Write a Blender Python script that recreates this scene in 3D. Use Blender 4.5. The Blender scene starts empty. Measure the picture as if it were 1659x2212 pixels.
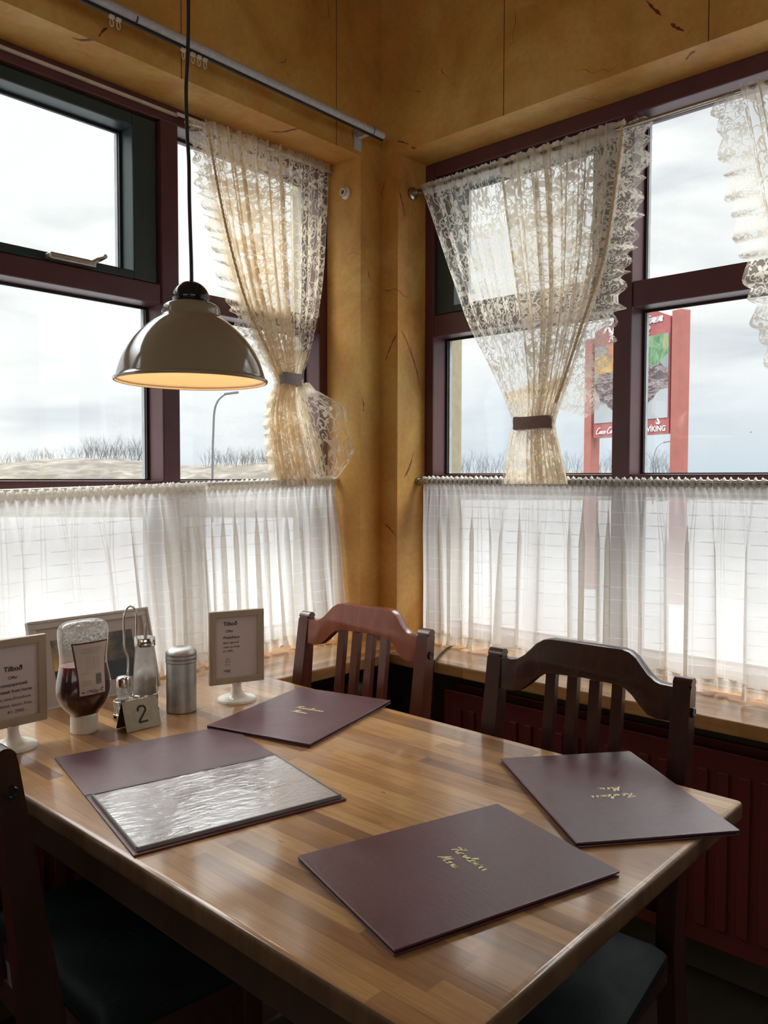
import bpy, bmesh, math, random
from mathutils import Vector, Matrix
from math import sin, cos, pi, radians, sqrt, atan2
random.seed(7)
S = bpy.context.scene
COL = S.collection

# ------------------------------------------------------------ camera
R_ = Vector((-0.67396323, 0.73876114, 0.00235436))
U_ = Vector((-0.02913298, -0.02976182, 0.99913238))
F_ = Vector((-0.73819025, -0.67330989, -0.04158068))
CAM = Vector((2.049, 1.886, 1.27))
FPX = 1727.12
cam_data = bpy.data.cameras.new('camera')
cam = bpy.data.objects.new('camera', cam_data)
COL.objects.link(cam)
cam.matrix_world = Matrix(((R_.x, U_.x, -F_.x, CAM.x), (R_.y, U_.y, -F_.y, CAM.y), (R_.z, U_.z, -F_.z, CAM.z), (0, 0, 0, 1)))
cam_data.sensor_fit = 'VERTICAL'
cam_data.sensor_height = 36.0
cam_data.lens = 36.0 * FPX / 2212
cam_data.clip_start = 0.02
cam_data.clip_end = 2000
S.camera = cam
S.view_settings.view_transform = 'Standard'
S.view_settings.look = 'None'
S.view_settings.gamma = 1
S.view_settings.exposure = 1.33
S.view_settings.use_curve_mapping = False
S.cycles.use_denoising = True
S.cycles.max_bounces = 10
S.cycles.diffuse_bounces = 5
S.cycles.transparent_max_bounces = 24
S.cycles.caustics_reflective = False
S.cycles.caustics_refractive = False

# ------------------------------------------------------------ world: bright broken overcast
SKY_STRENGTH = 0.48
w = bpy.data.worlds.new('overcast_sky'); S.world = w; w.use_nodes = True
nt = w.node_tree; nt.nodes.clear()
def wn(t, **k):
    n = nt.nodes.new(t)
    for a, b in k.items(): setattr(n, a, b)
    return n
tc = wn('ShaderNodeTexCoord'); mp = wn('ShaderNodeMapping'); mp.inputs['Scale'].default_value = (1.3, 1.3, 5.0)
nz = wn('ShaderNodeTexNoise'); nz.inputs['Scale'].default_value = 2.2; nz.inputs['Detail'].default_value = 6; nz.inputs['Roughness'].default_value = .5; nz.inputs['Distortion'].default_value = .4
cr = wn('ShaderNodeValToRGB'); cr.color_ramp.elements[0].position = .30; cr.color_ramp.elements[0].color = (.63, .66, .71, 1)
cr.color_ramp.elements[1].position = .50; cr.color_ramp.elements[1].color = (.95, .96, .95, 1)
sx = wn('ShaderNodeSeparateXYZ')
low = wn('ShaderNodeMapRange'); low.inputs['From Min'].default_value = 0.0; low.inputs['From Max'].default_value = .16; low.inputs['To Min'].default_value = 1; low.inputs['To Max'].default_value = 0
side = wn('ShaderNodeMapRange'); side.inputs['From Min'].default_value = .35; side.inputs['From Max'].default_value = .8; side.inputs['To Min'].default_value = 0; side.inputs['To Max'].default_value = 1
mul = wn('ShaderNodeMath', operation='MULTIPLY')
ngx = wn('ShaderNodeMath', operation='MULTIPLY'); ngx.inputs[1].default_value = -1
mxl = wn('ShaderNodeMixRGB'); mxl.inputs[2].default_value = (.60, .68, .77, 1)
zen = wn('ShaderNodeMapRange'); zen.inputs['From Min'].default_value = .45; zen.inputs['From Max'].default_value = .8; zen.inputs['To Min'].default_value = 1.0; zen.inputs['To Max'].default_value = 15.0
vm = wn('ShaderNodeVectorMath', operation='SCALE')
bg = wn('ShaderNodeBackground'); bg.inputs[1].default_value = SKY_STRENGTH
wo = wn('ShaderNodeOutputWorld')
L = nt.links.new
L(tc.outputs['Generated'], mp.inputs[0]); L(mp.outputs[0], nz.inputs['Vector']); L(nz.outputs['Fac'], cr.inputs[0])
L(tc.outputs['Generated'], sx.inputs[0]); L(sx.outputs['Z'], low.inputs['Value'])
L(sx.outputs['X'], ngx.inputs[0]); L(ngx.outputs[0], side.inputs['Value'])
L(low.outputs[0], mul.inputs[0]); L(side.outputs[0], mul.inputs[1])
L(mul.outputs[0], mxl.inputs[0]); L(cr.outputs[0], mxl.inputs[1])
L(sx.outputs['Z'], zen.inputs['Value']); L(mxl.outputs[0], vm.inputs[0]); L(zen.outputs[0], vm.inputs['Scale'])
L(vm.outputs[0], bg.inputs[0]); L(bg.outputs[0], wo.inputs[0])

def area(name, loc, direction, sx_, sy_, power, col):
    l = bpy.data.lights.new(name, 'AREA'); l.shape = 'RECTANGLE'; l.size = sx_; l.size_y = sy_; l.energy = power; l.color = col
    o = bpy.data.objects.new(name, l); COL.objects.link(o); o.location = loc
    o.rotation_euler = Vector(direction).to_track_quat('-Z', 'Y').to_euler()
    return o
# added soft fill lights in the unseen wall openings behind the camera
area('rear_fill_light', (3.1, 4.62, 1.75), (0, -1, 0.12), 2.6, 1.1, 1.2, (1, .88, .72))
area('side_fill_light', (5.12, 2.3, 1.75), (-1, 0, 0.12), 2.4, 1.1, 1.0, (1, .88, .72))

# ------------------------------------------------------------ helpers
def at(px, py, axis, val):
    """point on a real plane of the room (axis = constant) seen in direction px,py of the survey photograph"""
    d = F_ + R_ * ((px - 829.5) / FPX) - U_ * ((py - 1106) / FPX)
    i = 'xyz'.index(axis)
    return CAM + d * ((val - CAM[i]) / d[i])
def away(px, py, dist):
    d = F_ + R_ * ((px - 829.5) / FPX) - U_ * ((py - 1106) / FPX)
    return CAM + d * dist

def V3(*a): return Vector(a)
def obj(name, bm, mat, parent=None, smooth=False, label=None):
    me = bpy.data.meshes.new(name)
    bm.normal_update(); bm.to_mesh(me); bm.free()
    if isinstance(mat, (list, tuple)):
        for m in mat: me.materials.append(m)
    else: me.materials.append(mat)
    if smooth:
        for p in me.polygons: p.use_smooth = True
    o = bpy.data.objects.new(name, me); COL.objects.link(o)
    if parent: o.parent = parent
    if label: o['label'] = label
    return o
def auto_smooth(o, ang=35):
    me = o.data
    for p in me.polygons: p.use_smooth = True
    try: me.set_sharp_from_angle(angle=radians(ang))
    except Exception: pass
    return o
def empty(name, loc=(0, 0, 0), rz=0, label=None, cat=None, group=None, kind=None):
    o = bpy.data.objects.new(name, None); COL.objects.link(o); o.location = loc; o.rotation_euler = (0, 0, rz)
    o.empty_display_size = .05
    return tag(o, label, cat, group, kind)
def tag(o, label=None, cat=None, group=None, kind=None):
    if label: o['label'] = label
    if cat: o['category'] = cat
    if group: o['group'] = group
    if kind: o['kind'] = kind
    return o
def copy_tree(o, parent=None):
    c = o.copy(); COL.objects.link(c); c.parent = parent
    for ch in list(o.children): copy_tree(ch, c)
    return c
def box(bm, x0, x1, y0, y1, z0, z1, bev=0, seg=2, M=None):
    t = bmesh.new()
    bmesh.ops.create_cube(t, size=1)
    for v in t.verts:
        v.co = Vector(((x0 + x1) / 2 + v.co.x * (x1 - x0), (y0 + y1) / 2 + v.co.y * (y1 - y0), (z0 + z1) / 2 + v.co.z * (z1 - z0)))
    if bev:
        bmesh.ops.bevel(t, geom=t.edges[:], offset=bev, segments=seg, profile=.6, affect='EDGES')
    if M is not None: bmesh.ops.transform(t, matrix=M, verts=t.verts[:])
    join(bm, t)
    return bm
def join(bm, t):
    me = bpy.data.meshes.new('tmp'); t.to_mesh(me); t.free(); bm.from_mesh(me); bpy.data.meshes.remove(me)
def B(*a, **k): return box(bmesh.new(), *a, **k)
def lathe(bm, prof, n=48, c=(0, 0, 0), cap=True, sx_=1, sy_=1):
    rings = []
    for r, z in prof:
        rings.append([bm.verts.new((c[0] + r * cos(2 * pi * i / n) * sx_, c[1] + r * sin(2 * pi * i / n) * sy_, c[2] + z)) for i in range(n)])
    for a, b in zip(rings, rings[1:]):
        for i in range(n):
            bm.faces.new((a[i], a[(i + 1) % n], b[(i + 1) % n], b[i]))
    if cap:
        if prof[0][0] > 1e-5: bm.faces.new(list(reversed(rings[0])))
        if prof[-1][0] > 1e-5: bm.faces.new(rings[-1])
    return bm
def tube(bm, pts, r, n=8, cap=True):
    pts = [Vector(p) for p in pts]
    rs = r if isinstance(r, (list, tuple)) else [r] * len(pts)
    prev = None; rings = []
    for i, p in enumerate(pts):
        t = (pts[min(i + 1, len(pts) - 1)] - pts[max(i - 1, 0)]).normalized()
        if prev is None:
            a = Vector((0, 0, 1)) if abs(t.z) < .9 else Vector((1, 0, 0))
            nrm = t.cross(a).normalized()
        else:
            nrm = (prev - t * prev.dot(t)).normalized()
        prev = nrm; bn = t.cross(nrm)
        rings.append([bm.verts.new(p + (nrm * cos(2 * pi * k / n) + bn * sin(2 * pi * k / n)) * rs[i]) for k in range(n)])
    for a, b in zip(rings, rings[1:]):
        for k in range(n): bm.faces.new((a[k], a[(k + 1) % n], b[(k + 1) % n], b[k]))
    if cap and n > 2:
        bm.faces.new(list(reversed(rings[0]))); bm.faces.new(rings[-1])
    return bm
def catmull(pts, k=8):
    pts = [Vector(p) for p in pts]; out = []
    for i in range(len(pts) - 1):
        p0 = pts[max(i - 1, 0)]; p1 = pts[i]; p2 = pts[i + 1]; p3 = pts[min(i + 2, len(pts) - 1)]
        for j in range(k):
            t = j / k
            out.append(.5 * ((2 * p1) + (p2 - p0) * t + (2 * p0 - 5 * p1 + 4 * p2 - p3) * t * t + (3 * p1 - p0 - 3 * p2 + p3) * t ** 3))
    out.append(pts[-1]); return out
def prism(bm, poly, d, M=None, bev=0, seg=2):
    """poly: (x,z) outline in the local xz plane, extruded along y from 0 to d"""
    t = bmesh.new()
    a = [t.verts.new((x, 0, z)) for x, z in poly]; f = t.faces.new(a)
    r = bmesh.ops.extrude_face_region(t, geom=[f])
    for v in [g for g in r['geom'] if isinstance(g, bmesh.types.BMVert)]: v.co.y += d
    bmesh.ops.recalc_face_normals(t, faces=t.faces[:])
    if bev:
        fe = [e for e in t.edges if len(e.link_faces) == 2 and e.calc_face_angle(0) > .6]
        bmesh.ops.bevel(t, geom=fe, offset=bev, segments=seg, profile=.6, affect='EDGES')
    if M is not None: bmesh.ops.transform(t, matrix=M, verts=t.verts[:])
    join(bm, t); return bm
def lerp_poly(poly, t):
    """piecewise-linear smooth lookup in [(t, Vector)]"""
    for i in range(len(poly) - 1):
        if t <= poly[i + 1][0] or i == len(poly) - 2:
            a, p = poly[i]; b, q = poly[i + 1]
            s = max(0, min(1, (t - a) / (b - a)))
            p0 = poly[max(i - 1, 0)][1]; p3 = poly[min(i + 2, len(poly) - 1)][1]
            return .5 * ((2 * p) + (q - p0) * s + (2 * p0 - 5 * p + 4 * q - p3) * s * s + (3 * p - p0 - 3 * q + p3) * s ** 3)
def text_bm(body, size, bold=0.0, shear=0.0, align='LEFT', extr=0.0):
    cu = bpy.data.curves.new('t', 'FONT'); cu.body = body; cu.size = size; cu.offset = bold * size; cu.shear = shear
    cu.align_x = align; cu.extrude = extr; cu.resolution_u = 4
    o = bpy.data.objects.new('t', cu); COL.objects.link(o)
    bpy.context.view_layer.update()
    dg = bpy.context.evaluated_depsgraph_get()
    me = bpy.data.meshes.new_from_object(o.evaluated_get(dg))
    bm = bmesh.new(); bm.from_mesh(me)
    bpy.data.objects.remove(o); bpy.data.curves.remove(cu); bpy.data.meshes.remove(me)
    return bm
def text_plus(body, size, bold=0.0):
    """text with the Icelandic eth drawn as an o with a crossed ascender"""
    bm = text_bm(body.replace('ð', 'o'), size, bold)
    for i, ch in enumerate(body):
        if ch == 'ð':
            t = text_bm(body[:i].replace('ð', 'o') + 'o', size, bold); xr = max(v.co.x for v in t.verts); t.free()
            t = text_bm('o', size, bold); wo_ = max(v.co.x for v in t.verts) - min(v.co.x for v in t.verts); xh = max(v.co.y for v in t.verts); t.free()
            w2 = size * (.045 + bold)
            for pts in ([(xr - w2, xh * .55), (xr - w2 * 1.3, xh * .95), (xr - wo_ * .35, xh * 1.25), (xr - wo_ * .72, xh * 1.42)], [(xr - wo_ * .72, xh * 1.12), (xr - wo_ * .05, xh * 1.42)]):
                P = catmull([(a, b, 0) for a, b in pts], 4); prev = None
                for k, p in enumerate(P):
                    d = (P[min(k + 1, len(P) - 1)] - P[max(k - 1, 0)]).normalized(); n = Vector((-d.y, d.x, 0)) * w2
                    cur = (bm.verts.new(p + n), bm.verts.new(p - n))
                    if prev: bm.faces.new((prev[0], prev[1], cur[1], cur[0]))
                    prev = cur
    return bm
def place(bm, o, xdir, ydir):
    """map local x,y,z onto xdir,ydir,normal at o"""
    xd = Vector(xdir).normalized(); yd = Vector(ydir).normalized(); n = xd.cross(yd).normalized()
    M = Matrix(((xd.x, yd.x, n.x, o[0]), (xd.y, yd.y, n.y, o[1]), (xd.z, yd.z, n.z, o[2]), (0, 0, 0, 1)))
    bmesh.ops.transform(bm, matrix=M, verts=bm.verts[:]); return bm

# handwriting: polyline strokes per letter in a 1-high x box
SCR = {
 'K': (.95, [[(-.25, .95), (-.05, 1.12), (.25, 1.2), (.5, 1.45)], [(.3, 1.4), (.2, .7), (.05, 0)], [(.85, 1.4), (.5, .9), (.2, .72), (.5, .5), (.75, .05), (1.0, .15)]]),
 'M': (1.35, [[(0, .1), (.1, 0), (.25, .5), (.45, 1.3), (.5, .6), (.5, .1), (.75, .8), (.95, 1.3), (.95, .6), (1.0, .05), (1.25, .1)]]),
 'R': (1.0, [[(.35, 1.35), (.2, .7), (.1, 0)], [(-.1, 1.0), (.2, 1.3), (.65, 1.35), (.8, 1.05), (.5, .75), (.25, .7), (.5, .4), (.8, 0), (1.0, .1)]]),
 'C': (.95, [[(.85, 1.15), (.75, 1.35), (.45, 1.3), (.15, .8), (.1, .3), (.35, 0), (.7, .1), (.95, .35)]]),
 'a': (.62, [[(.5, .5), (.3, .6), (.08, .35), (.12, .05), (.35, .1), (.5, .5), (.47, .1), (.68, .15)]]),
 'n': (.62, [[(0, .1), (.1, .55), (.1, .05), (.25, .45), (.42, .52), (.44, .1), (.62, .12)]]),
 'c': (.5, [[(.42, .48), (.25, .58), (.06, .3), (.15, .04), (.35, .06), (.5, .16)]]),
 's': (.45, [[(0, .1), (.25, .6), (.35, .3), (.25, .02), (.05, .08), (.3, .03), (.5, .14)]]),
 'l': (.4, [[(0, .1), (.3, .8), (.35, 1.25), (.18, 1.2), (.12, .5), (.18, .05), (.42, .12)]]),
 'r': (.45, [[(0, .1), (.15, .6), (.2, .5), (.36, .5), (.3, .15), (.46, .12)]]),
 'i': (.3, [[(0, .12), (.14, .5), (.12, .1), (.3, .12)], [(.2, .8), (.23, .86)]]),
 'e': (.5, [[(0, .15), (.3, .35), (.35, .55), (.18, .52), (.1, .2), (.25, .02), (.5, .14)]]),
 'u': (.62, [[(0, .15), (.12, .5), (.12, .12), (.28, .05), (.42, .5), (.42, .1), (.62, .12)]]),
 'o': (.55, [[(.4, .5), (.18, .58), (.05, .25), (.2, .02), (.4, .2), (.36, .5), (.55, .48)]]),
 't': (.4, [[(0, .12), (.25, 1.05), (.15, .2), (.25, .03), (.42, .12)], [(.02, .72), (.42, .78)]]),
 '-': (.35, [[(.05, .35), (.3, .38)]]), ' ': (.5, []),
}
def script_bm(word, h, wd=.07, slant=.25, xs=1.0):
    bm = bmesh.new(); x = 0
    for ch in word:
        adv, strokes = SCR[ch]
        for st in strokes:
            pts = catmull([(x + px + slant * py, py, 0) for px, py in st], 5)
            prev = None
            for i, p in enumerate(pts):
                t = (pts[min(i + 1, len(pts) - 1)] - pts[max(i - 1, 0)])
                if t.length < 1e-6: continue
                n = Vector((-t.y, t.x, 0)).normalized() * wd * .5 * (.75 + .5 * abs(t.normalized().y))
                q1, q2 = (p + n) * h, (p - n) * h; q1.x *= xs; q2.x *= xs
                cur = (bm.verts.new(q1), bm.verts.new(q2))
                if prev: bm.faces.new((prev[0], prev[1], cur[1], cur[0]))
                prev = cur
        x += adv
    return bm, x * h * xs

# ------------------------------------------------------------ materials
class NT:
    def __init__(s, name):
        s.m = bpy.data.materials.new(name); s.m.use_nodes = True; s.t = s.m.node_tree; s.t.nodes.clear()
        s.out = s.t.nodes.new('ShaderNodeOutputMaterial')
    def n(s, typ, ins=None, **k):
        x = s.t.nodes.new(typ)
        for a, b in k.items(): setattr(x, a, b)
        if ins:
            for a, b in ins.items():
                if isinstance(b, bpy.types.NodeSocket): s.t.links.new(b, x.inputs[a])
                else: x.inputs[a].default_value = b
        return x
    def math(s, op, a, b=0.0, c=None, clamp=False):
        x = s.t.nodes.new('ShaderNodeMath'); x.operation = op; x.use_clamp = clamp
        for i, v in enumerate((a, b) if c is None else (a, b, c)):
            if isinstance(v, bpy.types.NodeSocket): s.t.links.new(v, x.inputs[i])
            else: x.inputs[i].default_value = v
        return x.outputs[0]
    def ramp(s, fac, stops, interp='LINEAR'):
        x = s.t.nodes.new('ShaderNodeValToRGB'); s.t.links.new(fac, x.inputs[0]); r = x.color_ramp; r.interpolation = interp
        while len(r.elements) > 1: r.elements.remove(r.elements[-1])
        for i, (p, c) in enumerate(stops):
            e = r.elements[0] if i == 0 else r.elements.new(p)
            e.position = p; e.color = (*c, 1) if len(c) == 3 else c
        return x.outputs[0]
    def mix(s, fac, a, b, mode='MIX'):
        x = s.t.nodes.new('ShaderNodeMixRGB'); x.blend_type = mode
        for i, v in enumerate((fac, a, b)):
            if isinstance(v, bpy.types.NodeSocket): s.t.links.new(v, x.inputs[i])
            else: x.inputs[i].default_value = v if i == 0 else (*v, 1)
        return x.outputs[0]
    def coord(s, kind='Object', scale=(1, 1, 1), rot=(0, 0, 0)):
        c = s.t.nodes.new('ShaderNodeTexCoord'); m = s.t.nodes.new('ShaderNodeMapping')
        m.inputs['Scale'].default_value = scale; m.inputs['Rotation'].default_value = rot
        s.t.links.new(c.outputs[kind], m.inputs[0]); return m.outputs[0]
    def noise(s, vec, scale, detail=4, rough=.5, dist=0):
        return s.n('ShaderNodeTexNoise', {'Vector': vec, 'Scale': scale, 'Detail': detail, 'Roughness': rough, 'Distortion': dist}).outputs['Fac']
    def bump(s, h, strength=.3, dist=.01, normal=None):
        d = {'Height': h, 'Strength': strength, 'Distance': dist}
        if normal: d['Normal'] = normal
        return s.n('ShaderNodeBump', d).outputs[0]
    def pbr(s, color, rough=.5, metal=0, normal=None, **k):
        d = {'Base Color': color if isinstance(color, bpy.types.NodeSocket) else (*color, 1), 'Roughness': rough, 'Metallic': metal}
        if normal: d['Normal'] = normal
        d.update(k)
        x = s.n('ShaderNodeBsdfPrincipled', d); s.t.links.new(x.outputs[0], s.out.inputs[0]); return s.m
    def surf(s, shader): s.t.links.new(shader, s.out.inputs[0]); return s.m
def schlick(N, f0=.04):
    g = N.n('ShaderNodeNewGeometry')
    d = N.n('ShaderNodeVectorMath', {0: g.outputs['Normal'], 1: g.outputs['Incoming']}, operation='DOT_PRODUCT').outputs['Value']
    return N.math('ADD', f0, N.math('MULTIPLY', 1 - f0, N.math('POWER', N.math('SUBTRACT', 1.0, N.math('ABSOLUTE', d), clamp=True), 5.0)), clamp=True)
def sep(N, v):
    x = N.n('ShaderNodeSeparateXYZ', {0: v}); return x.outputs[0], x.outputs[1], x.outputs[2]
def plain(name, col, rough=.5, metal=0, var=.12, scale=30, bump=0, **k):
    N = NT(name); c = N.coord()
    f = N.noise(c, scale, 3)
    a = tuple(x * (1 - var) for x in col); b = tuple(min(1, x * (1 + var)) for x in col)
    colr = N.ramp(f, [(.3, a), (.7, b)])
    return N.pbr(colr, rough, metal, N.bump(f, bump, .002) if bump else None, **k)

def mk_plaster():
    N = NT('ochre_sponged_paint'); c = N.coord()
    big = N.noise(c, 2.3, 5, .6, .6); mid = N.noise(N.coord(scale=(1, 1, .45)), 7, 5, .6, .8); fine = N.noise(c, 60, 3)
    base = N.ramp(big, [(.30, (.40, .165, .030)), (.45, (.54, .29, .068)), (.6, (.70, .45, .13)), (.75, (.66, .48, .19))])
    base = N.mix(N.ramp(mid, [(.40, (0, 0, 0)), (.7, (1, 1, 1))]), base, (.66, .31, .075))
    base = N.mix(.16, base, N.ramp(fine, [(.3, (.3, .2, .1)), (.7, (1, 1, 1))]), 'MULTIPLY')
    # fine vertical panel joints
    x, y, z = sep(N, c)
    j = None
    for s_, v in ((x, .213), (x, .794), (y, .499), (y, 1.107), (x, 1.38), (y, 1.7)):
        d = N.math('MULTIPLY', N.math('LESS_THAN', N.math('ABSOLUTE', N.math('SUBTRACT', s_, v)), .0016), N.math('GREATER_THAN', y if s_ is x else x, -.003))
        j = d if j is None else N.math('MAXIMUM', j, d)
    base = N.mix(j, base, (.12, .05, .01))
    # sparse red-brown brushed veins
    v = N.n('ShaderNodeTexVoronoi', {'Vector': N.n('ShaderNodeVectorMath', {0: N.coord(scale=(1, 1, .6), rot=(.4, .5, 0)), 1: N.n('ShaderNodeVectorMath', {0: N.n('ShaderNodeTexNoise', {'Vector': c, 'Scale': 6.0}).outputs['Color'], 'Scale': .35}, operation='SCALE').outputs[0]}, operation='ADD').outputs[0], 'Scale': 3.0}, feature='DISTANCE_TO_EDGE')
    crack = N.math('LESS_THAN', v.outputs['Distance'], N.math('MULTIPLY', N.math('SUBTRACT', N.noise(c, 4.5, 2), .60), .06))
    base = N.mix(crack, base, (.16, .035, .012))
    return N.pbr(base, .55, 0, N.bump(N.noise(c, 45, 4), .25, .004), **{'Specular IOR Level': .35})
def mk_table(name='butcher_block_oak', axis='y', stave=.028, length=.42, dark=1.0):
    N = NT(name); c = N.coord(); x, y, z = sep(N, c)
    a, b = (x, y) if axis == 'y' else (y, x)
    row = N.math('FLOOR', N.math('DIVIDE', a, stave))
    off = N.n('ShaderNodeTexWhiteNoise', {'W': row}, noise_dimensions='1D').outputs['Value']
    cell = N.math('FLOOR', N.math('ADD', N.math('DIVIDE', b, length), N.math('MULTIPLY', off, 7.3)))
    cv = N.n('ShaderNodeCombineXYZ', {0: row, 1: cell, 2: 0.0}).outputs[0]
    wn_ = N.n('ShaderNodeTexWhiteNoise', {'Vector': cv}, noise_dimensions='3D').outputs['Value']
    sc = (14, 1, 14) if axis == 'y' else (1, 14, 14)
    shift = N.n('ShaderNodeVectorMath', {0: N.coord(scale=sc), 1: N.n('ShaderNodeVectorMath', {0: cv, 1: (3.1, 1.7, 0)}, operation='MULTIPLY').outputs[0]}, operation='ADD').outputs[0]
    g1 = N.noise(shift, 6, 6, .6, .4); g2 = N.noise(N.coord(scale=(160, 4, 1) if axis == 'y' else (4, 160, 1)), 2, 3, .6)
    stops = [(.0, (.21, .092, .030)), (.25, (.34, .165, .056)), (.6, (.44, .225, .080)), (1, (.55, .315, .125))]
    stops = [(p, tuple(q * dark for q in cc)) for p, cc in stops]
    col = N.ramp(wn_, stops)
    col = N.mix(.6, col, N.ramp(g1, [(.3, (.55, .5, .45)), (.55, (1, 1, 1)), (.75, (.75, .7, .65))]), 'MULTIPLY')
    col = N.mix(.5, col, N.ramp(g2, [(.35, (.6, .55, .5)), (.5, (1, 1, 1))]), 'MULTIPLY')
    blot = N.noise(c, 5, 5, .6)
    col = N.mix(.45, col, N.ramp(blot, [(.35, (.62, .55, .5)), (.55, (1, 1, 1))]), 'MULTIPLY')
    # little nicks and scratches in the varnish
    vo = N.n('ShaderNodeTexVoronoi', {'Vector': N.coord(scale=(1, .35, 1), rot=(0, 0, .5)), 'Scale': 55.0}, feature='F1')
    nick = N.math('MULTIPLY', N.math('LESS_THAN', vo.outputs['Distance'], .11), N.math('GREATER_THAN', N.n('ShaderNodeSeparateColor', {0: vo.outputs['Color']}).outputs[0], .86))
    col = N.mix(N.math('MULTIPLY', nick, .6), col, (.08, .04, .02))
    fr = N.math('FRACT', N.math('DIVIDE', a, stave))
    seam = N.math('LESS_THAN', N.math('MINIMUM', fr, N.math('SUBTRACT', 1.0, fr)), .02)
    col = N.mix(N.math('MULTIPLY', seam, .3), col, (.1, .05, .02))
    rg = N.n('ShaderNodeMapRange', {0: N.noise(c, 9, 5, .65), 1: .3, 2: .7, 3: .30, 4: .5}).outputs[0]
    h = N.math('ADD', N.math('MULTIPLY', g2, .6), N.math('MULTIPLY', N.noise(c, 35, 4), .8))
    return N.pbr(col, rg, 0, N.bump(h, .10, .002), **{'Specular IOR Level': .3, 'Coat Weight': .8, 'Coat Roughness': .11})
def mk_darkwood(name, c0, c1, rough=.3):
    N = NT(name); c = N.coord(scale=(8, 8, 1.2))
    g = N.noise(c, 5, 6, .6, .5)
    col = N.ramp(g, [(.3, c0), (.7, c1)])
    w_ = N.noise(N.coord(), 60, 4, .7)
    col = N.mix(N.math('GREATER_THAN', w_, .73), col, (.22, .10, .05))
    return N.pbr(col, rough, 0, N.bump(g, .06, .002), **{'Coat Weight': .3, 'Coat Roughness': .15})
def mk_leather(name, c0, c1, rough=.34, coat=.5, spec=.7):
    N = NT(name); c = N.coord()
    g = N.noise(c, 9, 6, .65, .8); f = N.n('ShaderNodeTexVoronoi', {'Vector': c, 'Scale': 420.0}, feature='DISTANCE_TO_EDGE').outputs['Distance']
    wr = N.noise(N.coord(scale=(1, 3.5, 1), rot=(0, 0, .7)), 22, 6, .7, 1.6)
    col = N.ramp(g, [(.3, c0), (.7, c1)])
    sc_ = N.math('LESS_THAN', N.math('ABSOLUTE', N.math('SUBTRACT', wr, .5)), .006)
    col = N.mix(N.math('MULTIPLY', sc_, .35), col, tuple(min(1, q * 3) for q in c1))
    h = N.math('ADD', N.math('MULTIPLY', f, .4), N.math('MULTIPLY', wr, 1.2))
    rg = N.n('ShaderNodeMapRange', {0: g, 1: .3, 2: .7, 3: rough - .05, 4: rough + .1}).outputs[0]
    return N.pbr(col, rg, 0, N.bump(h, .20, .0015), **{'Specular IOR Level': spec, 'Coat Weight': coat * .55, 'Coat Roughness': .25})
def mk_glass():
    N = NT('window_glass')
    fr = schlick(N)
    g = N.n('ShaderNodeBsdfGlossy', {'Color': (1, 1, 1, 1), 'Roughness': .0})
    t = N.n('ShaderNodeBsdfTransparent', {'Color': (.96, .975, .97, 1)})
    c = N.coord(); sp = N.noise(c, 28, 3)
    speck = N.math('MULTIPLY', N.math('GREATER_THAN', sp, .79), .5)
    d = N.n('ShaderNodeBsdfDiffuse', {'Color': (.35, .35, .33, 1)})
    m1 = N.n('ShaderNodeMixShader', {0: N.math('MULTIPLY', fr, .9), 1: t.outputs[0], 2: g.outputs[0]})
    m2 = N.n('ShaderNodeMixShader', {0: speck, 1: m1.outputs[0], 2: d.outputs[0]})
    return N.surf(m2.outputs[0])
def fabric(N, alpha, col, trans=.55):
    d = N.n('ShaderNodeBsdfDiffuse', {'Color': col}); t = N.n('ShaderNodeBsdfTranslucent', {'Color': col})
    m = N.n('ShaderNodeMixShader', {0: trans, 1: d.outputs[0], 2: t.outputs[0]})
    tr = N.n('ShaderNodeBsdfTransparent')
    o = N.n('ShaderNodeMixShader', {0: alpha, 1: tr.outputs[0], 2: m.outputs[0]})
    return N.surf(o.outputs[0])
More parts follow.
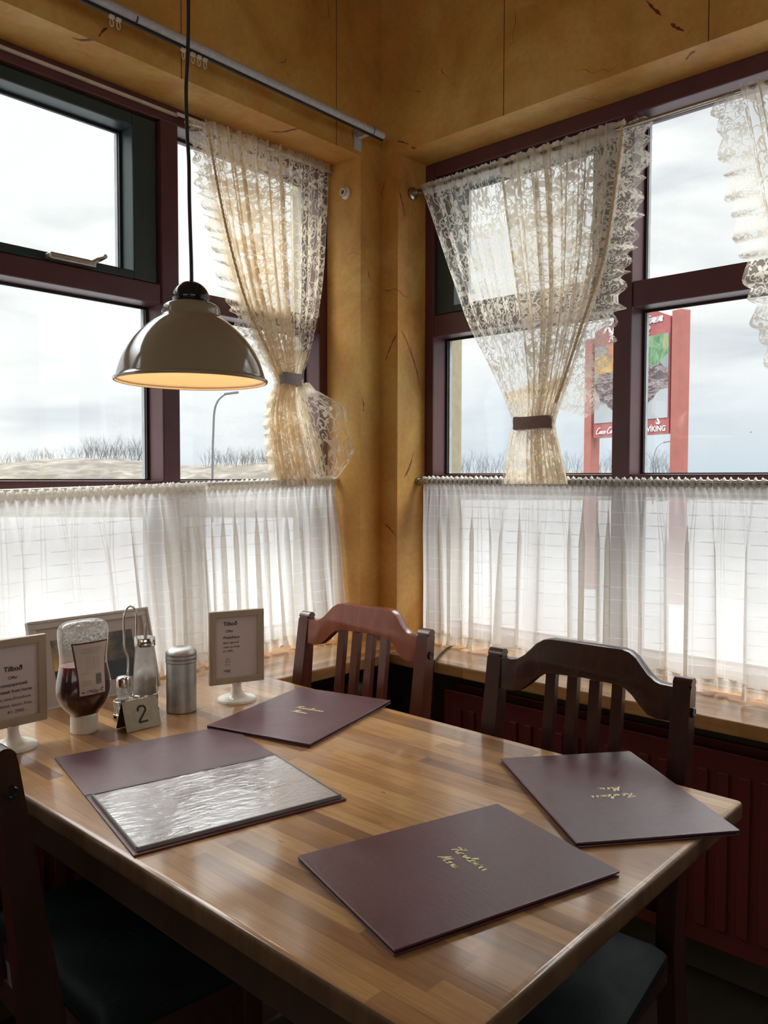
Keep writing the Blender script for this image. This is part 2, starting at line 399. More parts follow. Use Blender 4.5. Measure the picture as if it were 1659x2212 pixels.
def mk_lace(name, col, base=.16, cellk=.68, dense_top=True):
    N = NT(name)
    uv = N.n('ShaderNodeUVMap', uv_map='UVMap').outputs[0]
    def polar(scale, rnd=.75):
        p = N.n('ShaderNodeVectorMath', {0: uv, 'Scale': scale * cellk}, operation='SCALE').outputs[0]
        v = N.n('ShaderNodeTexVoronoi', {'Vector': p, 'Scale': 1.0, 'Randomness': rnd}, voronoi_dimensions='2D', feature='F1')
        d = N.n('ShaderNodeVectorMath', {0: p, 1: v.outputs['Position']}, operation='SUBTRACT').outputs[0]
        x, y, z = sep(N, d)
        r = N.math('SQRT', N.math('ADD', N.math('MULTIPLY', x, x), N.math('MULTIPLY', y, y)))
        th = N.math('ARCTAN2', y, x)
        rn = N.n('ShaderNodeSeparateColor', {0: v.outputs['Color']})
        return r, th, rn.outputs[0], rn.outputs[1]
    r, th, q, q2 = polar(15.5, .6)
    pet = N.math('ADD', .09, N.math('MULTIPLY', N.math('ABSOLUTE', N.math('COSINE', N.math('ADD', N.math('MULTIPLY', th, 2.5), N.math('MULTIPLY', q, 6.0)))), .27))
    flower = N.math('MULTIPLY', N.math('LESS_THAN', r, pet), N.math('GREATER_THAN', r, .06))
    core = N.math('LESS_THAN', r, .035)
    far = N.math('GREATER_THAN', r, .33)
    r2, th2, p2, p3 = polar(24, .9)
    spir = N.math('FRACT', N.math('ADD', N.math('MULTIPLY', r2, 3.6), N.math('ADD', N.math('DIVIDE', th2, 2 * pi), p2)))
    curl = N.math('MULTIPLY', N.math('LESS_THAN', N.math('ABSOLUTE', N.math('SUBTRACT', spir, .5)), .14), N.math('LESS_THAN', r2, .46))
    curl = N.math('MULTIPLY', curl, far)
    r4, th4, p4, p5 = polar(46, .9)
    leaf = N.math('MULTIPLY', N.math('LESS_THAN', r4, N.math('ADD', .16, N.math('MULTIPLY', N.math('COSINE', N.math('MULTIPLY', N.math('ADD', th4, p4), 2)), .14))), N.math('GREATER_THAN', p4, .42))
    leaf = N.math('MULTIPLY', leaf, far)
    pe = N.n('ShaderNodeVectorMath', {0: uv, 'Scale': 30.0 * cellk}, operation='SCALE').outputs[0]
    wob = N.n('ShaderNodeVectorMath', {0: pe, 1: N.n('ShaderNodeVectorMath', {0: N.n('ShaderNodeTexNoise', {'Vector': pe, 'Scale': 1.5}).outputs['Color'], 'Scale': 1.1}, operation='SCALE').outputs[0]}, operation='ADD').outputs[0]
    edge = N.math('LESS_THAN', N.n('ShaderNodeTexVoronoi', {'Vector': wob, 'Scale': 1.0}, voronoi_dimensions='2D', feature='DISTANCE_TO_EDGE').outputs['Distance'], .045)
    net = N.n('ShaderNodeTexVoronoi', {'Vector': uv, 'Scale': 420.0, 'Randomness': .3}, voronoi_dimensions='2D', feature='DISTANCE_TO_EDGE').outputs['Distance']
    nett = N.math('MULTIPLY', N.math('LESS_THAN', net, .12), .18)
    lw = N.n('ShaderNodeLayerWeight', {'Blend': .35}).outputs['Facing']
    a = N.math('MAXIMUM', N.math('MULTIPLY', flower, .82), N.math('MULTIPLY', curl, .82))
    a = N.math('MAXIMUM', a, N.math('MULTIPLY', leaf, .80))
    a = N.math('MAXIMUM', a, N.math('MULTIPLY', edge, .72))
    a = N.math('MAXIMUM', a, N.math('MULTIPLY', core, .82))
    a = N.math('MAXIMUM', a, N.math('ADD', base * .55, nett))
    a = N.math('ADD', a, N.math('MULTIPLY', lw, .35), clamp=True)
    if dense_top:
        u_, v_, _ = sep(N, uv)
        a = N.math('MAXIMUM', a, N.math('MULTIPLY', N.math('LESS_THAN', v_, .05), .72))
    return fabric(N, a, (*col, 1), .6)
def mk_sheer(name, col, base=.50):
    N = NT(name)
    uv = N.n('ShaderNodeUVMap', uv_map='UVMap').outputs[0]
    u, v, _ = sep(N, uv)
    def lines(c, period, wid, ph=0.0):
        f = N.math('FRACT', N.math('ADD', N.math('DIVIDE', c, period), ph))
        return N.math('LESS_THAN', N.math('ABSOLUTE', N.math('SUBTRACT', f, .5)), wid / period * .5)
    gate = N.math('GREATER_THAN', N.math('FRACT', N.math('ADD', N.math('DIVIDE', u, .075), N.math('MULTIPLY', N.math('FLOOR', N.math('DIVIDE', v, .075)), .37))), .42)
    h = lines(v, .038, .0028)
    hh = N.math('MULTIPLY', h, N.math('ADD', .07, N.math('MULTIPLY', gate, .32)))
    ve = N.math('MAXIMUM', lines(u, .075, .0022), lines(u, .075, .0022, .12))
    lw = N.n('ShaderNodeLayerWeight', {'Blend': .4}).outputs['Facing']
    weave = N.noise(uv, 700, 1)
    a = N.math('ADD', base - .05, N.math('MULTIPLY', weave, .1))
    a = N.math('ADD', a, hh); a = N.math('ADD', a, N.math('MULTIPLY', ve, .2))
    a = N.math('ADD', a, N.math('MULTIPLY', lw, .35))
    a = N.math('MINIMUM', a, .97)
    hem = N.math('MULTIPLY', N.math('LESS_THAN', v, .035), .2)
    a = N.math('ADD', a, hem, clamp=True)
    return fabric(N, a, (*col, 1), .62)

M = {}
M['plaster'] = mk_plaster()
M['table'] = mk_table()
M['sill_l'] = mk_table('sill_oak_long', 'x', .034, .5, 1.15)
M['sill_r'] = mk_table('sill_oak_side', 'y', .034, .5, 1.15)
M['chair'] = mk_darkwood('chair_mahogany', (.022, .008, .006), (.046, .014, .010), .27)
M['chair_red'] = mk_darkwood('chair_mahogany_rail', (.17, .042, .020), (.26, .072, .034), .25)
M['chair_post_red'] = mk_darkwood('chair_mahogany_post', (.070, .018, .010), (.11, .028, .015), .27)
M['tableleg'] = mk_darkwood('table_dark_oak', (.030, .014, .008), (.055, .026, .013), .5)
M['frame'] = plain('maroon_window_paint', (.095, .030, .035), .38, var=.12, scale=12, bump=.08)
M['sash'] = plain('dark_green_sash_paint', (.022, .042, .042), .4, var=.1, scale=14)
M['gasket'] = plain('black_gasket', (.012, .012, .012), .6)
M['ext'] = plain('cream_outer_render', (.30, .26, .17), .8)
M['glass'] = mk_glass()
M['seal'] = plain('pale_glazing_bead', (.35, .36, .37), .45)
M['lace'] = mk_lace('cream_lace', (.88, .77, .60))
M['lace_w'] = mk_lace('ivory_lace', (.88, .81, .70))
M['lace_r'] = mk_lace('ivory_lace_ruffle', (.88, .81, .70), .22, .85, False)
M['lace_rc'] = mk_lace('cream_lace_ruffle', (.88, .77, .60), .22, .85, False)
M['sheer'] = mk_sheer('white_check_sheer', (.93, .91, .88), .74)
M['sheer_hem'] = mk_sheer('white_sheer_frill', (.90, .87, .82), .62)
M['seam'] = plain('gathering_tape', (.62, .47, .28), .8, var=.3, scale=200)
M['tie_grey'] = plain('grey_tieback_cloth', (.34, .31, .32), .8, bump=.3, scale=80)
M['tie_brown'] = plain('brown_tieback_cloth', (.25, .17, .15), .8, bump=.3, scale=80)
M['metal'] = plain('brushed_steel', (.50, .46, .40), .32, 1, scale=60)
M['chrome'] = plain('chrome', (.75, .74, .72), .12, 1, var=.03)
M['alu'] = plain('worn_aluminium', (.42, .41, .395), .5, 1, var=.15, scale=40, bump=.1)
M['rod'] = plain('nickel_rod', (.42, .38, .33), .3, 1)
M['rail'] = plain('grey_white_rail_paint', (.50, .50, .52), .4, scale=80)
M['gliders'] = plain('yellowed_nylon', (.62, .55, .42), .4)
M['white_pl'] = plain('white_plastic', (.72, .70, .65), .22, var=.03)
M['taupe'] = plain('cream_sign_frame', (.40, .335, .26), .35, var=.04)
M['paper'] = plain('lilac_white_paper', (.60, .54, .54), .6, var=.02)
M['paper2'] = plain('menu_paper', (.72, .67, .72), .5, var=.04)
M['ink'] = plain('black_print', (.015, .015, .017), .6)
M['inkgrey'] = plain('grey_print', (.22, .20, .19), .6)
M['leather'] = mk_leather('burgundy_leatherette', (.062, .016, .025), (.094, .028, .040))
M['seat'] = mk_leather('black_green_tooled_leather', (.006, .008, .009), (.013, .017, .018), .6, 0.0, .10)
M['gold'] = plain('gold_foil_print', (.85, .74, .42), .5, .1, var=.05)
M['lamp'] = plain('beige_enamel', (.30, .25, .18), .12, var=.02, **{'Coat Weight': .6, 'Coat Roughness': .05})
M['lamp_in'] = plain('cream_inner_enamel', (.80, .68, .50), .5, var=.01)
M['black'] = plain('black_gloss_plastic', (.012, .012, .014), .12, var=.02)
M['cable'] = plain('black_cable', (.012, .012, .013), .5)
M['radiator'] = plain('maroon_radiator_enamel', (.115, .019, .015), .42, var=.08, scale=9)
M['dado'] = plain('olive_brown_lower_wall', (.06, .042, .018), .7, var=.2, scale=6)
M['floor'] = None
M['ceil'] = plain('ochre_ceiling', (.40, .27, .10), .8, scale=4)
M['roomwall'] = plain('warm_room_wall', (.36, .23, .09), .8, scale=3)

# ------------------------------------------------------------ setting: room shell
def struct(name, bm, mat, label=None, **k):
    o = obj(name, bm, mat, **k); o['kind'] = 'structure'
    if label: o['label'] = label
    return o
N = NT('dark_floor_tiles'); c = N.coord()
br = N.n('ShaderNodeTexBrick', {'Vector': c, 'Scale': 3.0, 'Color1': (.035, .028, .018, 1), 'Color2': (.045, .034, .022, 1), 'Mortar': (.012, .010, .008, 1), 'Mortar Size': .012, 'Brick Width': 1.0, 'Row Height': 1.0}, offset=0)
M['floor'] = N.pbr(N.mix(.5, br.outputs['Color'], N.ramp(N.noise(c, 9, 5), [(.3, (.4, .4, .4)), (.7, (1, 1, 1))]), 'MULTIPLY'), .5)
RX, RY, H = 5.0, 4.5, 3.05
struct('floor', B(-.3, RX + .3, -.3, RY + .3, -.12, 0), M['floor'])
struct('ceiling', B(-.3, RX + .3, -.3, RY + .3, H, H + .12), M['ceil'])
ZL, ZR, ZS = 2.345, 2.361, .715
b = bmesh.new()
box(b, -.3, RX, -.3, 0, ZL, H); box(b, -.3, .10, -.3, 0, ZS - .035, ZL)
box(b, 2.6, RX, -.3, 0, ZS - .035, ZL)
wl = struct('wall_left', b, M['plaster'], 'mottled ochre wall around the left-hand window')
b = bmesh.new(); box(b, -.3, RX, -.3, 0, 0, ZS - .035)
struct('wall_left', b, M['dado'], 'dark lower wall under the left window sill')
b = bmesh.new()
box(b, -.3, 0, 0, RY, ZR, H); box(b, -.3, 0, 0, .078, ZS - .035, ZR); box(b, -.3, 0, 2.7, RY, ZS - .035, ZR)
wr = struct('wall_right', b, M['plaster'], 'mottled ochre wall around the right-hand window')
b = bmesh.new(); box(b, -.3, 0, 0, RY, 0, ZS - .035)
struct('wall_right', b, M['dado'], 'dark lower wall behind the maroon radiator')
# walls behind the photographer, each with a window opening
b = bmesh.new()
box(b, -.3, RX, RY, RY + .3, 0, 1.1); box(b, -.3, RX, RY, RY + .3, 2.4, H); box(b, -.3, 1.7, RY, RY + .3, 1.1, 2.4); box(b, 4.5, RX, RY, RY + .3, 1.1, 2.4)
struct('wall_back', b, M['roomwall'])
b = bmesh.new()
box(b, RX, RX + .3, -.3, RY + .3, 0, 1.1); box(b, RX, RX + .3, -.3, RY + .3, 2.4, H); box(b, RX, RX + .3, -.3, 1.0, 1.1, 2.4); box(b, RX, RX + .3, 3.6, RY + .3, 1.1, 2.4)
struct('wall_front', b, M['roomwall'])

# ------------------------------------------------------------ windows
def pane(bm, axis, p, a0, a1, z0, z1):
    if axis == 'y': box(bm, a0, a1, p - .003, p + .003, z0, z1)
    else: box(bm, p - .003, p + .003, a0, a1, z0, z1)
def window(name, axis, front, a_edges, ztop, zbot, mull, zt, zr, sash_bay, label):
    """axis 'y': plane y = front (frame runs in x); 'x': plane x = front (frame runs in y)"""
    root = empty(name, (0, 0, 0), label=label, kind='structure')
    D = .11
    def bx(bm, a0, a1, z0, z1, d0=0.0, d1=D, bev=.004):
        if axis == 'y': box(bm, a0, a1, front - d1, front - d0, z0, z1, bev)
        else: box(bm, front - d1, front - d0, a0, a1, z0, z1, bev)
    a0, a1 = a_edges
    fr = bmesh.new()
    bx(fr, a0, a0 + .038, zbot, ztop); bx(fr, a1 - .04, a1, zbot, ztop)
    bx(fr, a0 + .038, a1 - .04, ztop - .05, ztop); bx(fr, a0 + .038, a1 - .04, zbot, zbot + .045)
    obj('window_frame', fr, M['frame'], root)
    for m0, m1 in mull: bm = bmesh.new(); bx(bm, m0, m1, zbot + .045, ztop - .05, -.004, D); obj('mullion', bm, M['frame'], root)
    bays = []; e = a0 + .038
    for m0, m1 in mull: bays.append((e, m0)); e = m1
    bays.append((e, a1 - .04))
    zlev = [(zbot + .045, zr[0]), (zr[1], zt[0]), (zt[1], ztop - .05)]
    for i, (x0, x1) in enumerate(bays):
        tr = bmesh.new(); bx(tr, x0, x1, zt[0], zt[1]); obj('transom', tr, M['frame'], root)
        tr = bmesh.new(); bx(tr, x0, x1, zr[0], zr[1]); obj('rail', tr, M['frame'], root)
        for k, (z0, z1) in enumerate(zlev):
            if i in sash_bay and k == 2:
                sb = bmesh.new(); sw = .080; g = .004
                bx(sb, x0 + g, x0 + sw, z0 + g, z1 - g, .012, D - .01); bx(sb, x1 - sw, x1 - g, z0 + g, z1 - g, .012, D - .01)
                bx(sb, x0 + sw, x1 - sw, z1 - .040, z1 - g, .012, D - .01); bx(sb, x0 + sw, x1 - sw, z0 + g, z0 + .028, .012, D - .01)
                so = obj('sash', sb, M['sash'], root, label='dark green opening sash')
                ix0, ix1, iz0, iz1 = x0 + sw, x1 - sw, z0 + .028, z1 - .040
                parent = so
            else: ix0, ix1, iz0, iz1 = x0, x1, z0, z1; parent = root
            gk = bmesh.new(); t = .007; dd = .078
            bx(gk, ix0, ix0 + t, iz0, iz1, dd - .006, dd, 0); bx(gk, ix1 - t, ix1, iz0, iz1, dd - .006, dd, 0)
            bx(gk, ix0 + t, ix1 - t, iz1 - t, iz1, dd - .006, dd, 0); bx(gk, ix0 + t, ix1 - t, iz0, iz0 + t * .6, dd - .006, dd, 0)
            obj('gasket', gk, M['gasket'], parent)
            gp = bmesh.new(); pane(gp, axis, front - .083, ix0, ix1, iz0, iz1); obj('glass_pane', gp, M['glass'], parent)
            sl = bmesh.new(); bx(sl, ix0, ix0 + .004, iz0, iz1, .09, .105, 0); bx(sl, ix1 - .004, ix1, iz0, iz1, .09, .105, 0); bx(sl, ix0 + .004, ix1 - .004, iz0, iz0 + .004, .09, .105, 0)
            obj('glazing_bead', sl, M['seal'], parent)
    return root
W1 = window('window_1', 'y', -.161, (.10, 2.6), ZL, ZS, [(.703, .761), (1.98, 2.04)], (1.772, 1.828), (1.215, 1.263), (1,), 'left-hand window with green opening sash, behind the pendant lamp')
W2 = window('window_2', 'x', -.144, (.078, 2.7), ZR, ZS, [(.793, .849), (1.90, 1.96)], (1.765, 1.838), (1.225, 1.285), (0,), 'right-hand window looking out at the red roadside sign')
# stay handle on the green sash
hb = bmesh.new()
p0 = at(105, 560, 'y', -.15); p1 = at(205, 580, 'y', -.15)
box(hb, p1.x, p0.x, -.172, -.140, 1.832, 1.850, .004)
tip = at(228, 554, 'y', -.10)
tube(hb, [(p1.x + .01, -.15, 1.846), (p1.x - .004, -.13, 1.856), (tip.x, tip.y, tip.z)], [.009, .009, .006], 8)
obj('sash_handle', hb, M['metal'], W1)
# outer reveals (cream render outside) so the wall has thickness beyond the frame
b = bmesh.new(); box(b, .086, .104, -.34, -.275, ZS, ZL); struct('trim_1', b, M['ext'], 'cream outer edge beside the left window')
b = bmesh.new(); box(b, -.34, -.258, .066, .094, ZS, ZR); struct('trim_2', b, M['ext'], 'cream outer edge beside the right window')
# sills
b = bmesh.new(); box(b, .0, 2.6, -.159, .19, ZS - .035, ZS, .004); obj('s', b, M['sill_l'])
o = bpy.data.objects['s']; o.name = 'trim_3'; tag(o, 'oak window sill board along the left window', kind='structure')
b = bmesh.new(); box(b, -.142, .165, .1925, 2.7, ZS - .035, ZS, .004); 
o = obj('trim_4', b, M['sill_r']); tag(o, 'oak window sill board along the right window', kind='structure')
b = bmesh.new(); box(b, -.142, -.0005, .08, .1925, ZS - .035, ZS); o = obj('trim_5', b, M['sill_r']); tag(o, 'corner piece of the oak sill', kind='structure')
# pale curtain wire board strip along the head of the left window
b = bmesh.new(); box(b, .705, 2.58, -.160, -.150, 2.318, 2.326, .002)
o = obj('curtain_wire', b, M['gliders']); tag(o, 'thin cream strip running along the head of the left window', 'curtain wire')

# red-brown paint scratches as relief on the plaster
N = NT('red_brown_paint_scratch'); M['scratch'] = N.pbr(N.ramp(N.noise(N.coord(), 90, 4), [(.35, (.11, .025, .010)), (.65, (.20, .055, .02))]), .5)
def scratch(parent, pts, axis, val, off, wmax):
    bm = bmesh.new(); P = catmull([at(px, py, axis, val + off) for px, py in pts], 6); n = len(P); rnd = random.Random(len(P) + int(pts[0][0]))
    nrm = Vector((0, 1, 0)) if axis == 'y' else (Vector((1, 0, 0)) if axis == 'x' else Vector((0, 0, -1)))
    prev = None
    for i, p in enumerate(P):
        t = (P[min(i + 1, n - 1)] - P[max(i - 1, 0)]).normalized(); s = nrm.cross(t).normalized()
        wd = wmax * sin(pi * (i + .3) / n) * rnd.uniform(.3, 1.2)
        cur = (bm.verts.new(p + s * wd), bm.verts.new(p - s * wd * .6))
        if prev: bm.faces.new((prev[0], prev[1], cur[1], cur[0]))
        prev = cur
    obj('paint_scratch', bm, M['scratch'], parent)
scratch(wl, [(155, 82), (175, 88), (195, 87), (217, 86)], 'z', ZL, -.001, .006)
scratch(wl, [(213, 80), (222, 68), (232, 60)], 'y', 0, .001, .004)
scratch(wl, [(578, 284), (610, 286), (632, 281), (652, 278)], 'z', ZL, -.001, .005)
scratch(wr, [(857, 305), (868, 307), (884, 312)], 'x', 0, .001, .003)
scratch(wr, [(888, 316), (893, 321), (900, 319)], 'z', ZR, -.001, .007)
scratch(wr, [(832, 388), (828, 405), (822, 425)], 'x', 0, .001, .003)
scratch(wr, [(862, 410), (866, 425), (871, 445), (876, 470)], 'y', .078, .001, .004)
scratch(wr, [(860, 715), (845, 745), (832, 780)], 'x', 0, .001, .004)
scratch(wr, [(866, 712), (882, 745), (900, 800), (908, 840)], 'y', .078, .001, .003)
scratch(wr, [(895, 975), (884, 1010), (872, 1035)], 'y', .078, .001, .003)
scratch(wr, [(828, 1130), (840, 1140), (855, 1158)], 'x', 0, .001, .003)
scratch(wr, [(1395, 0), (1410, 18), (1430, 35)], 'x', 0, .001, .006)
scratch(wr, [(1448, 50), (1460, 60), (1478, 67)], 'x', 0, .001, .006)
scratch(wr, [(1482, 130), (1492, 118), (1503, 110)], 'z', ZR, -.001, .006)
scratch(wl, [(782, 855), (786, 880), (784, 890)], 'x', .10, .001, .004)

# ------------------------------------------------------------ curtains
def grid(bm, nu, nv, f):
    uvl = bm.loops.layers.uv.get('UVMap') or bm.loops.layers.uv.new('UVMap')
    P = [[None] * (nu + 1) for _ in range(nv + 1)]
    for j in range(nv + 1):
        for i in range(nu + 1):
            co, uv = f(i / nu, j / nv); P[j][i] = (bm.verts.new(co), uv)
    for j in range(nv):
        for i in range(nu):
            q = [P[j][i], P[j][i + 1], P[j + 1][i + 1], P[j + 1][i]]
            fc = bm.faces.new([a[0] for a in q]); fc.smooth = True
            for lp, a in zip(fc.loops, q): lp[uvl].uv = a[1]
    return bm
def smooth_noise(seed, n=64):
    rnd = random.Random(seed); a = [rnd.uniform(-1, 1) for _ in range(n)]
    def f(x):
        x = x % n; i = int(x); t = x - i; t = t * t * (3 - 2 * t)
        return a[i % n] * (1 - t) + a[(i + 1) % n] * t
    return f
def lin_poly(poly, t):
    for i in range(len(poly) - 1):
        if t <= poly[i + 1][0] or i == len(poly) - 2:
            a, p = poly[i]; b, q = poly[i + 1]; return p.lerp(q, max(0, min(1, (t - a) / (b - a))))
def lace_curtain(root, left, right, nrm, Wf, Hf, mat, folds=9, amp=.018, seed=1, pinch=None, name='lace_panel', top_bias=None, straight=False):
    """left/right: [(t, Vector)] silhouettes; pinch: t of the tieback"""
    nz1 = smooth_noise(seed); nz2 = smooth_noise(seed + 9)
    along = (right[0][1] - left[0][1]).normalized()
    def f(u, v):
        lk = lin_poly if straight else lerp_poly
        l = lk(left, v); r = lk(right, v)
        wd = (r - l).length
        ph = 2 * pi * folds * u + 1.6 * nz1(u * 7)
        flat = top_bias(u) if top_bias else 1.0
        a = amp * flat * (.45 + .55 * min(1, v * 6)) * (.8 + .5 * nz2(u * 5))
        if pinch is not None:
            k = math.exp(-((v - pinch) / .10) ** 2); a *= (1 - .35 * k)
        uu = u + .012 * sin(2 * ph) * flat
        p = l.lerp(r, min(1, max(0, uu)))
        p = p + nrm * (a * sin(ph) + .35 * a * sin(2.3 * ph + 1))
        k = max(0, 1 - v / .10)
        p = p + nrm * (.010 * k + .003 * k * sin(u * 2 * pi * folds * 5)); p.z += k * (.010 + .003 * sin(u * 2 * pi * folds * 3.7) + .002 * sin(u * 2 * pi * folds * 6.1))
        return p, (u * Wf, v * Hf)
    return obj(name, grid(bmesh.new(), 240, 110, f), mat, root)
def ruffle(root, edge, outd, nrm, width, L_, mat, waves=24, seed=3, name='ruffle', t0=0, t1=1):
    nz1 = smooth_noise(seed)
    def f(u, v):
        t = t0 + (t1 - t0) * v
        e = lerp_poly(edge, t); wv = waves * v
        sc = .76 + .24 * abs(sin(pi * wv)) + .10 * nz1(wv * 1.3)
        o = outd(t) if callable(outd) else outd
        w_ = (width(t) if callable(width) else width)
        p = e + o * (w_ * u * sc) + nrm * (.007 * u ** .7 * sin(2 * pi * wv + 1.2 + 1.5 * u)) + Vector((0, 0, 1)) * (.006 * u * sin(2 * pi * wv * .5 + 2))
        return p, (u * w_ * 1.4, t * L_ * 1.6)
    return obj(name, grid(bmesh.new(), 12, 420, f), mat, root)
def tieband(root, c, wd, hgt, dep, along, nrm, mat, label=None):
    bm = bmesh.new(); n = 40; rings = []
    for k, z in enumerate((-hgt / 2, -hgt / 2 + .002, -hgt / 6, hgt / 6, hgt / 2 - .002, hgt / 2)):
        g = 1.0 + (.03 if 0 < k < 5 else 0) + .02 * (k % 2)
        rings.append([bm.verts.new(c + along * (cos(2 * pi * i / n) * wd / 2 * g) + nrm * (sin(2 * pi * i / n) * dep * g) + Vector((0, 0, z + .0015 * sin(3 * 2 * pi * i / n)))) for i in range(n)])
    for a, q in zip(rings, rings[1:]):
        for i in range(n): bm.faces.new((a[i], a[(i + 1) % n], q[(i + 1) % n], q[i]))
    return obj('tieback', bm, mat, root, smooth=True, label=label)
def strip(root, pts, wd, nrm, mat, name):
    bm = bmesh.new(); P = pts; prev = None
    for i, p in enumerate(P):
        t = (P[min(i + 1, len(P) - 1)] - P[max(i - 1, 0)]).normalized(); s = nrm.cross(t).normalized() * wd
        q = p + nrm * (.0012 * sin(i * 1.9))
        cur = (bm.verts.new(q + s), bm.verts.new(q - s))
        if prev: bm.faces.new((prev[0], prev[1], cur[1], cur[0]))
        prev = cur
    return obj(name, bm, mat, root)

YN = Vector((0, 1, 0)); XN = Vector((1, 0, 0)); UP = Vector((0, 0, 1))
# --- left lace curtain
YC = -.135
def pl(px, py, y=YC): return at(px, py, 'y', y)
C1 = empty('lace_curtain', pl(560, 310), label='cream floral lace curtain at the left window, gathered by a grey tieback', cat='curtain')
inv = Matrix.Translation(-C1.location)
def reparent_bm_objs(root):
    for ch in root.children_recursive: ch.matrix_parent_inverse = Matrix.Identity(4)
def shift_children(root):
    """children were built in world coordinates; move their meshes into the root's frame"""
    Mi = Matrix.Translation(-root.location) if root.rotation_euler.z == 0 else (Matrix.Translation(root.location) @ Matrix.Rotation(root.rotation_euler.z, 4, 'Z')).inverted()
    seen = set()
    for ch in root.children_recursive:
        if ch.type == 'MESH' and ch.data.name not in seen:
            seen.add(ch.data.name); ch.data.transform(Mi)
tt = lambda y: (y - 250) / (1045 - 250)
left = [(0.0, pl(440, 268)), (.2, pl(462, 400)), (.4, pl(492, 540)), (.55, pl(530, 670)), (.66, pl(572, 760)), (.715, pl(597, 812)), (.745, pl(597, 838)), (.80, pl(583, 890)), (.9, pl(585, 960)), (1.0, pl(600, 1048, -.11))]
right = [(0.0, pl(709, 364)), (.2, pl(706, 450)), (.4, pl(697, 600)), (.55, pl(684, 690)), (.66, pl(668, 765)), (.715, pl(655, 808)), (.745, pl(656, 832)), (.80, pl(668, 880)), (.9, pl(690, 960)), (1.0, pl(712, 1048, -.10))]
lace_curtain(C1, left, right, YN, 1.05, 1.12, M['lace'], 10, .015, 4, .73, 'lace_panel', lambda u: 1.15 if u < .62 else .45)
ll = [(t, p - YN * .010) for t, p in left]
lr = [(t, p.lerp(dict(right)[t], .62) - YN * .010) for t, p in left]
lace_curtain(C1, ll, lr, YN, .7, 1.12, M['lace'], 7, .010, 14, .73, 'back_fold')
ll = [(t, p - YN * .016) for t, p in left if t >= .66]; lr = [(t, p - YN * .016) for t, p in right if t >= .66]
ll = [((t - .66) / .34, p) for t, p in ll]; lr = [((t - .66) / .34, p) for t, p in lr]
lace_curtain(C1, ll, lr, YN, .7, .4, M['lace'], 6, .006, 15, None, 'back_fold')
def out1(t): return Vector((1, 0, -.12 if t < .7 else -.5)).normalized()
ruffle(C1, [(t, p + YN * .004) for t, p in left], out1, YN, lambda t: .066 if t < .62 else (.05 + .0 * t), 1.1, M['lace_rc'], 22, 5, 'ruffle', 0, .70)
ruffle(C1, [(t, p + YN * .004) for t, p in left], out1, YN, .032, 1.1, M['lace_rc'], 8, 6, 'ruffle', .76, 1.0)
strip(C1, [lerp_poly(left, k / 150 * .66) + YN * .018 for k in range(151)], .0045, YN, M['seam'], 'gathering_tape')
tieband(C1, pl(627, 820), .086, .038, .028, XN, YN, M['tie_grey'], 'grey tieback')
# flared corner of the lace below the tie, spreading over the reveal
fl = [(0.0, pl(640, 838)), (.35, pl(655, 885)), (.7, pl(672, 950)), (1.0, pl(690, 1040, -.10))]
fr_ = [(0.0, pl(662, 835)), (.14, at(690, 846, 'y', -.120)), (.30, at(748, 879, 'x', .120)), (.50, at(753, 920, 'x', .120)), (.72, at(767, 974, 'x', .120)), (.86, at(750, 1005, 'x', .120)), (1.0, at(728, 1034, 'x', .120))]
lace_curtain(C1, fl, fr_, YN, .24, .30, M['lace_w'], 2.5, .003, 12, None, 'flared_corner', None, True)
shift_children(C1)
# --- right lace curtain
XC = -.071
def pr(px, py, x=XC): return at(px, py, 'x', x)
C2 = empty('lace_curtain', pr(1150, 330), label='wide ivory floral lace curtain gathered by a brown tieback at the right window', cat='curtain')
left = [(0.0, pr(912, 408)), (.12, pr(935, 480)), (.3, pr(975, 600)), (.45, pr(1010, 700)), (.6, pr(1050, 780)), (.72, pr(1085, 855)), (.79, pr(1102, 902)), (.83, pr(1102, 928)), (.9, pr(1092, 975)), (1.0, pr(1083, 1046))]
right = [(0.0, pr(1352, 268)), (.12, pr(1340, 370)), (.3, pr(1318, 520)), (.45, pr(1296, 610)), (.6, pr(1262, 710)), (.72, pr(1226, 820)), (.79, pr(1198, 900)), (.83, pr(1197, 928)), (.9, pr(1206, 975)), (1.0, pr(1222, 1046))]
lace_curtain(C2, left, right, XN, 1.5, 1.12, M['lace_w'], 12, .018, 21, .81, 'lace_panel', lambda u: .35 if u < .42 else 1.2)
rl_ = [(t, p.lerp(dict(right)[t], .42) - XN * .010) for t, p in left]; rr_ = [(t, p - XN * .010) for t, p in right]
lace_curtain(C2, rl_, rr_, XN, .8, 1.12, M['lace_w'], 7, .010, 24, .81, 'back_fold')
ll = [((t - .72) / .28, p - XN * .016) for t, p in left if t >= .72]; lr = [((t - .72) / .28, p - XN * .016) for t, p in right if t >= .72]
lace_curtain(C2, ll, lr, XN, .9, .45, M['lace'], 6, .006, 25, None, 'back_fold')
def out2(t): return Vector((0, 1, -.05 if t < .5 else -.3)).normalized()
ruffle(C2, [(t, p + XN * .004) for t, p in right], out2, XN, lambda t: .088 + .05 * max(0, min(1, (t - .45) * 3)), 1.1, M['lace_r'], 17, 31, 'ruffle', 0, .77)
strip(C2, [lerp_poly(right, k / 150 * .76) + XN * .020 for k in range(151)], .0045, XN, M['seam'], 'gathering_tape')
tieband(C2, pr(1150, 914), .128, .038, .034, Vector((0, 1, 0)), XN, M['tie_brown'], 'brown tieback')
shift_children(C2)
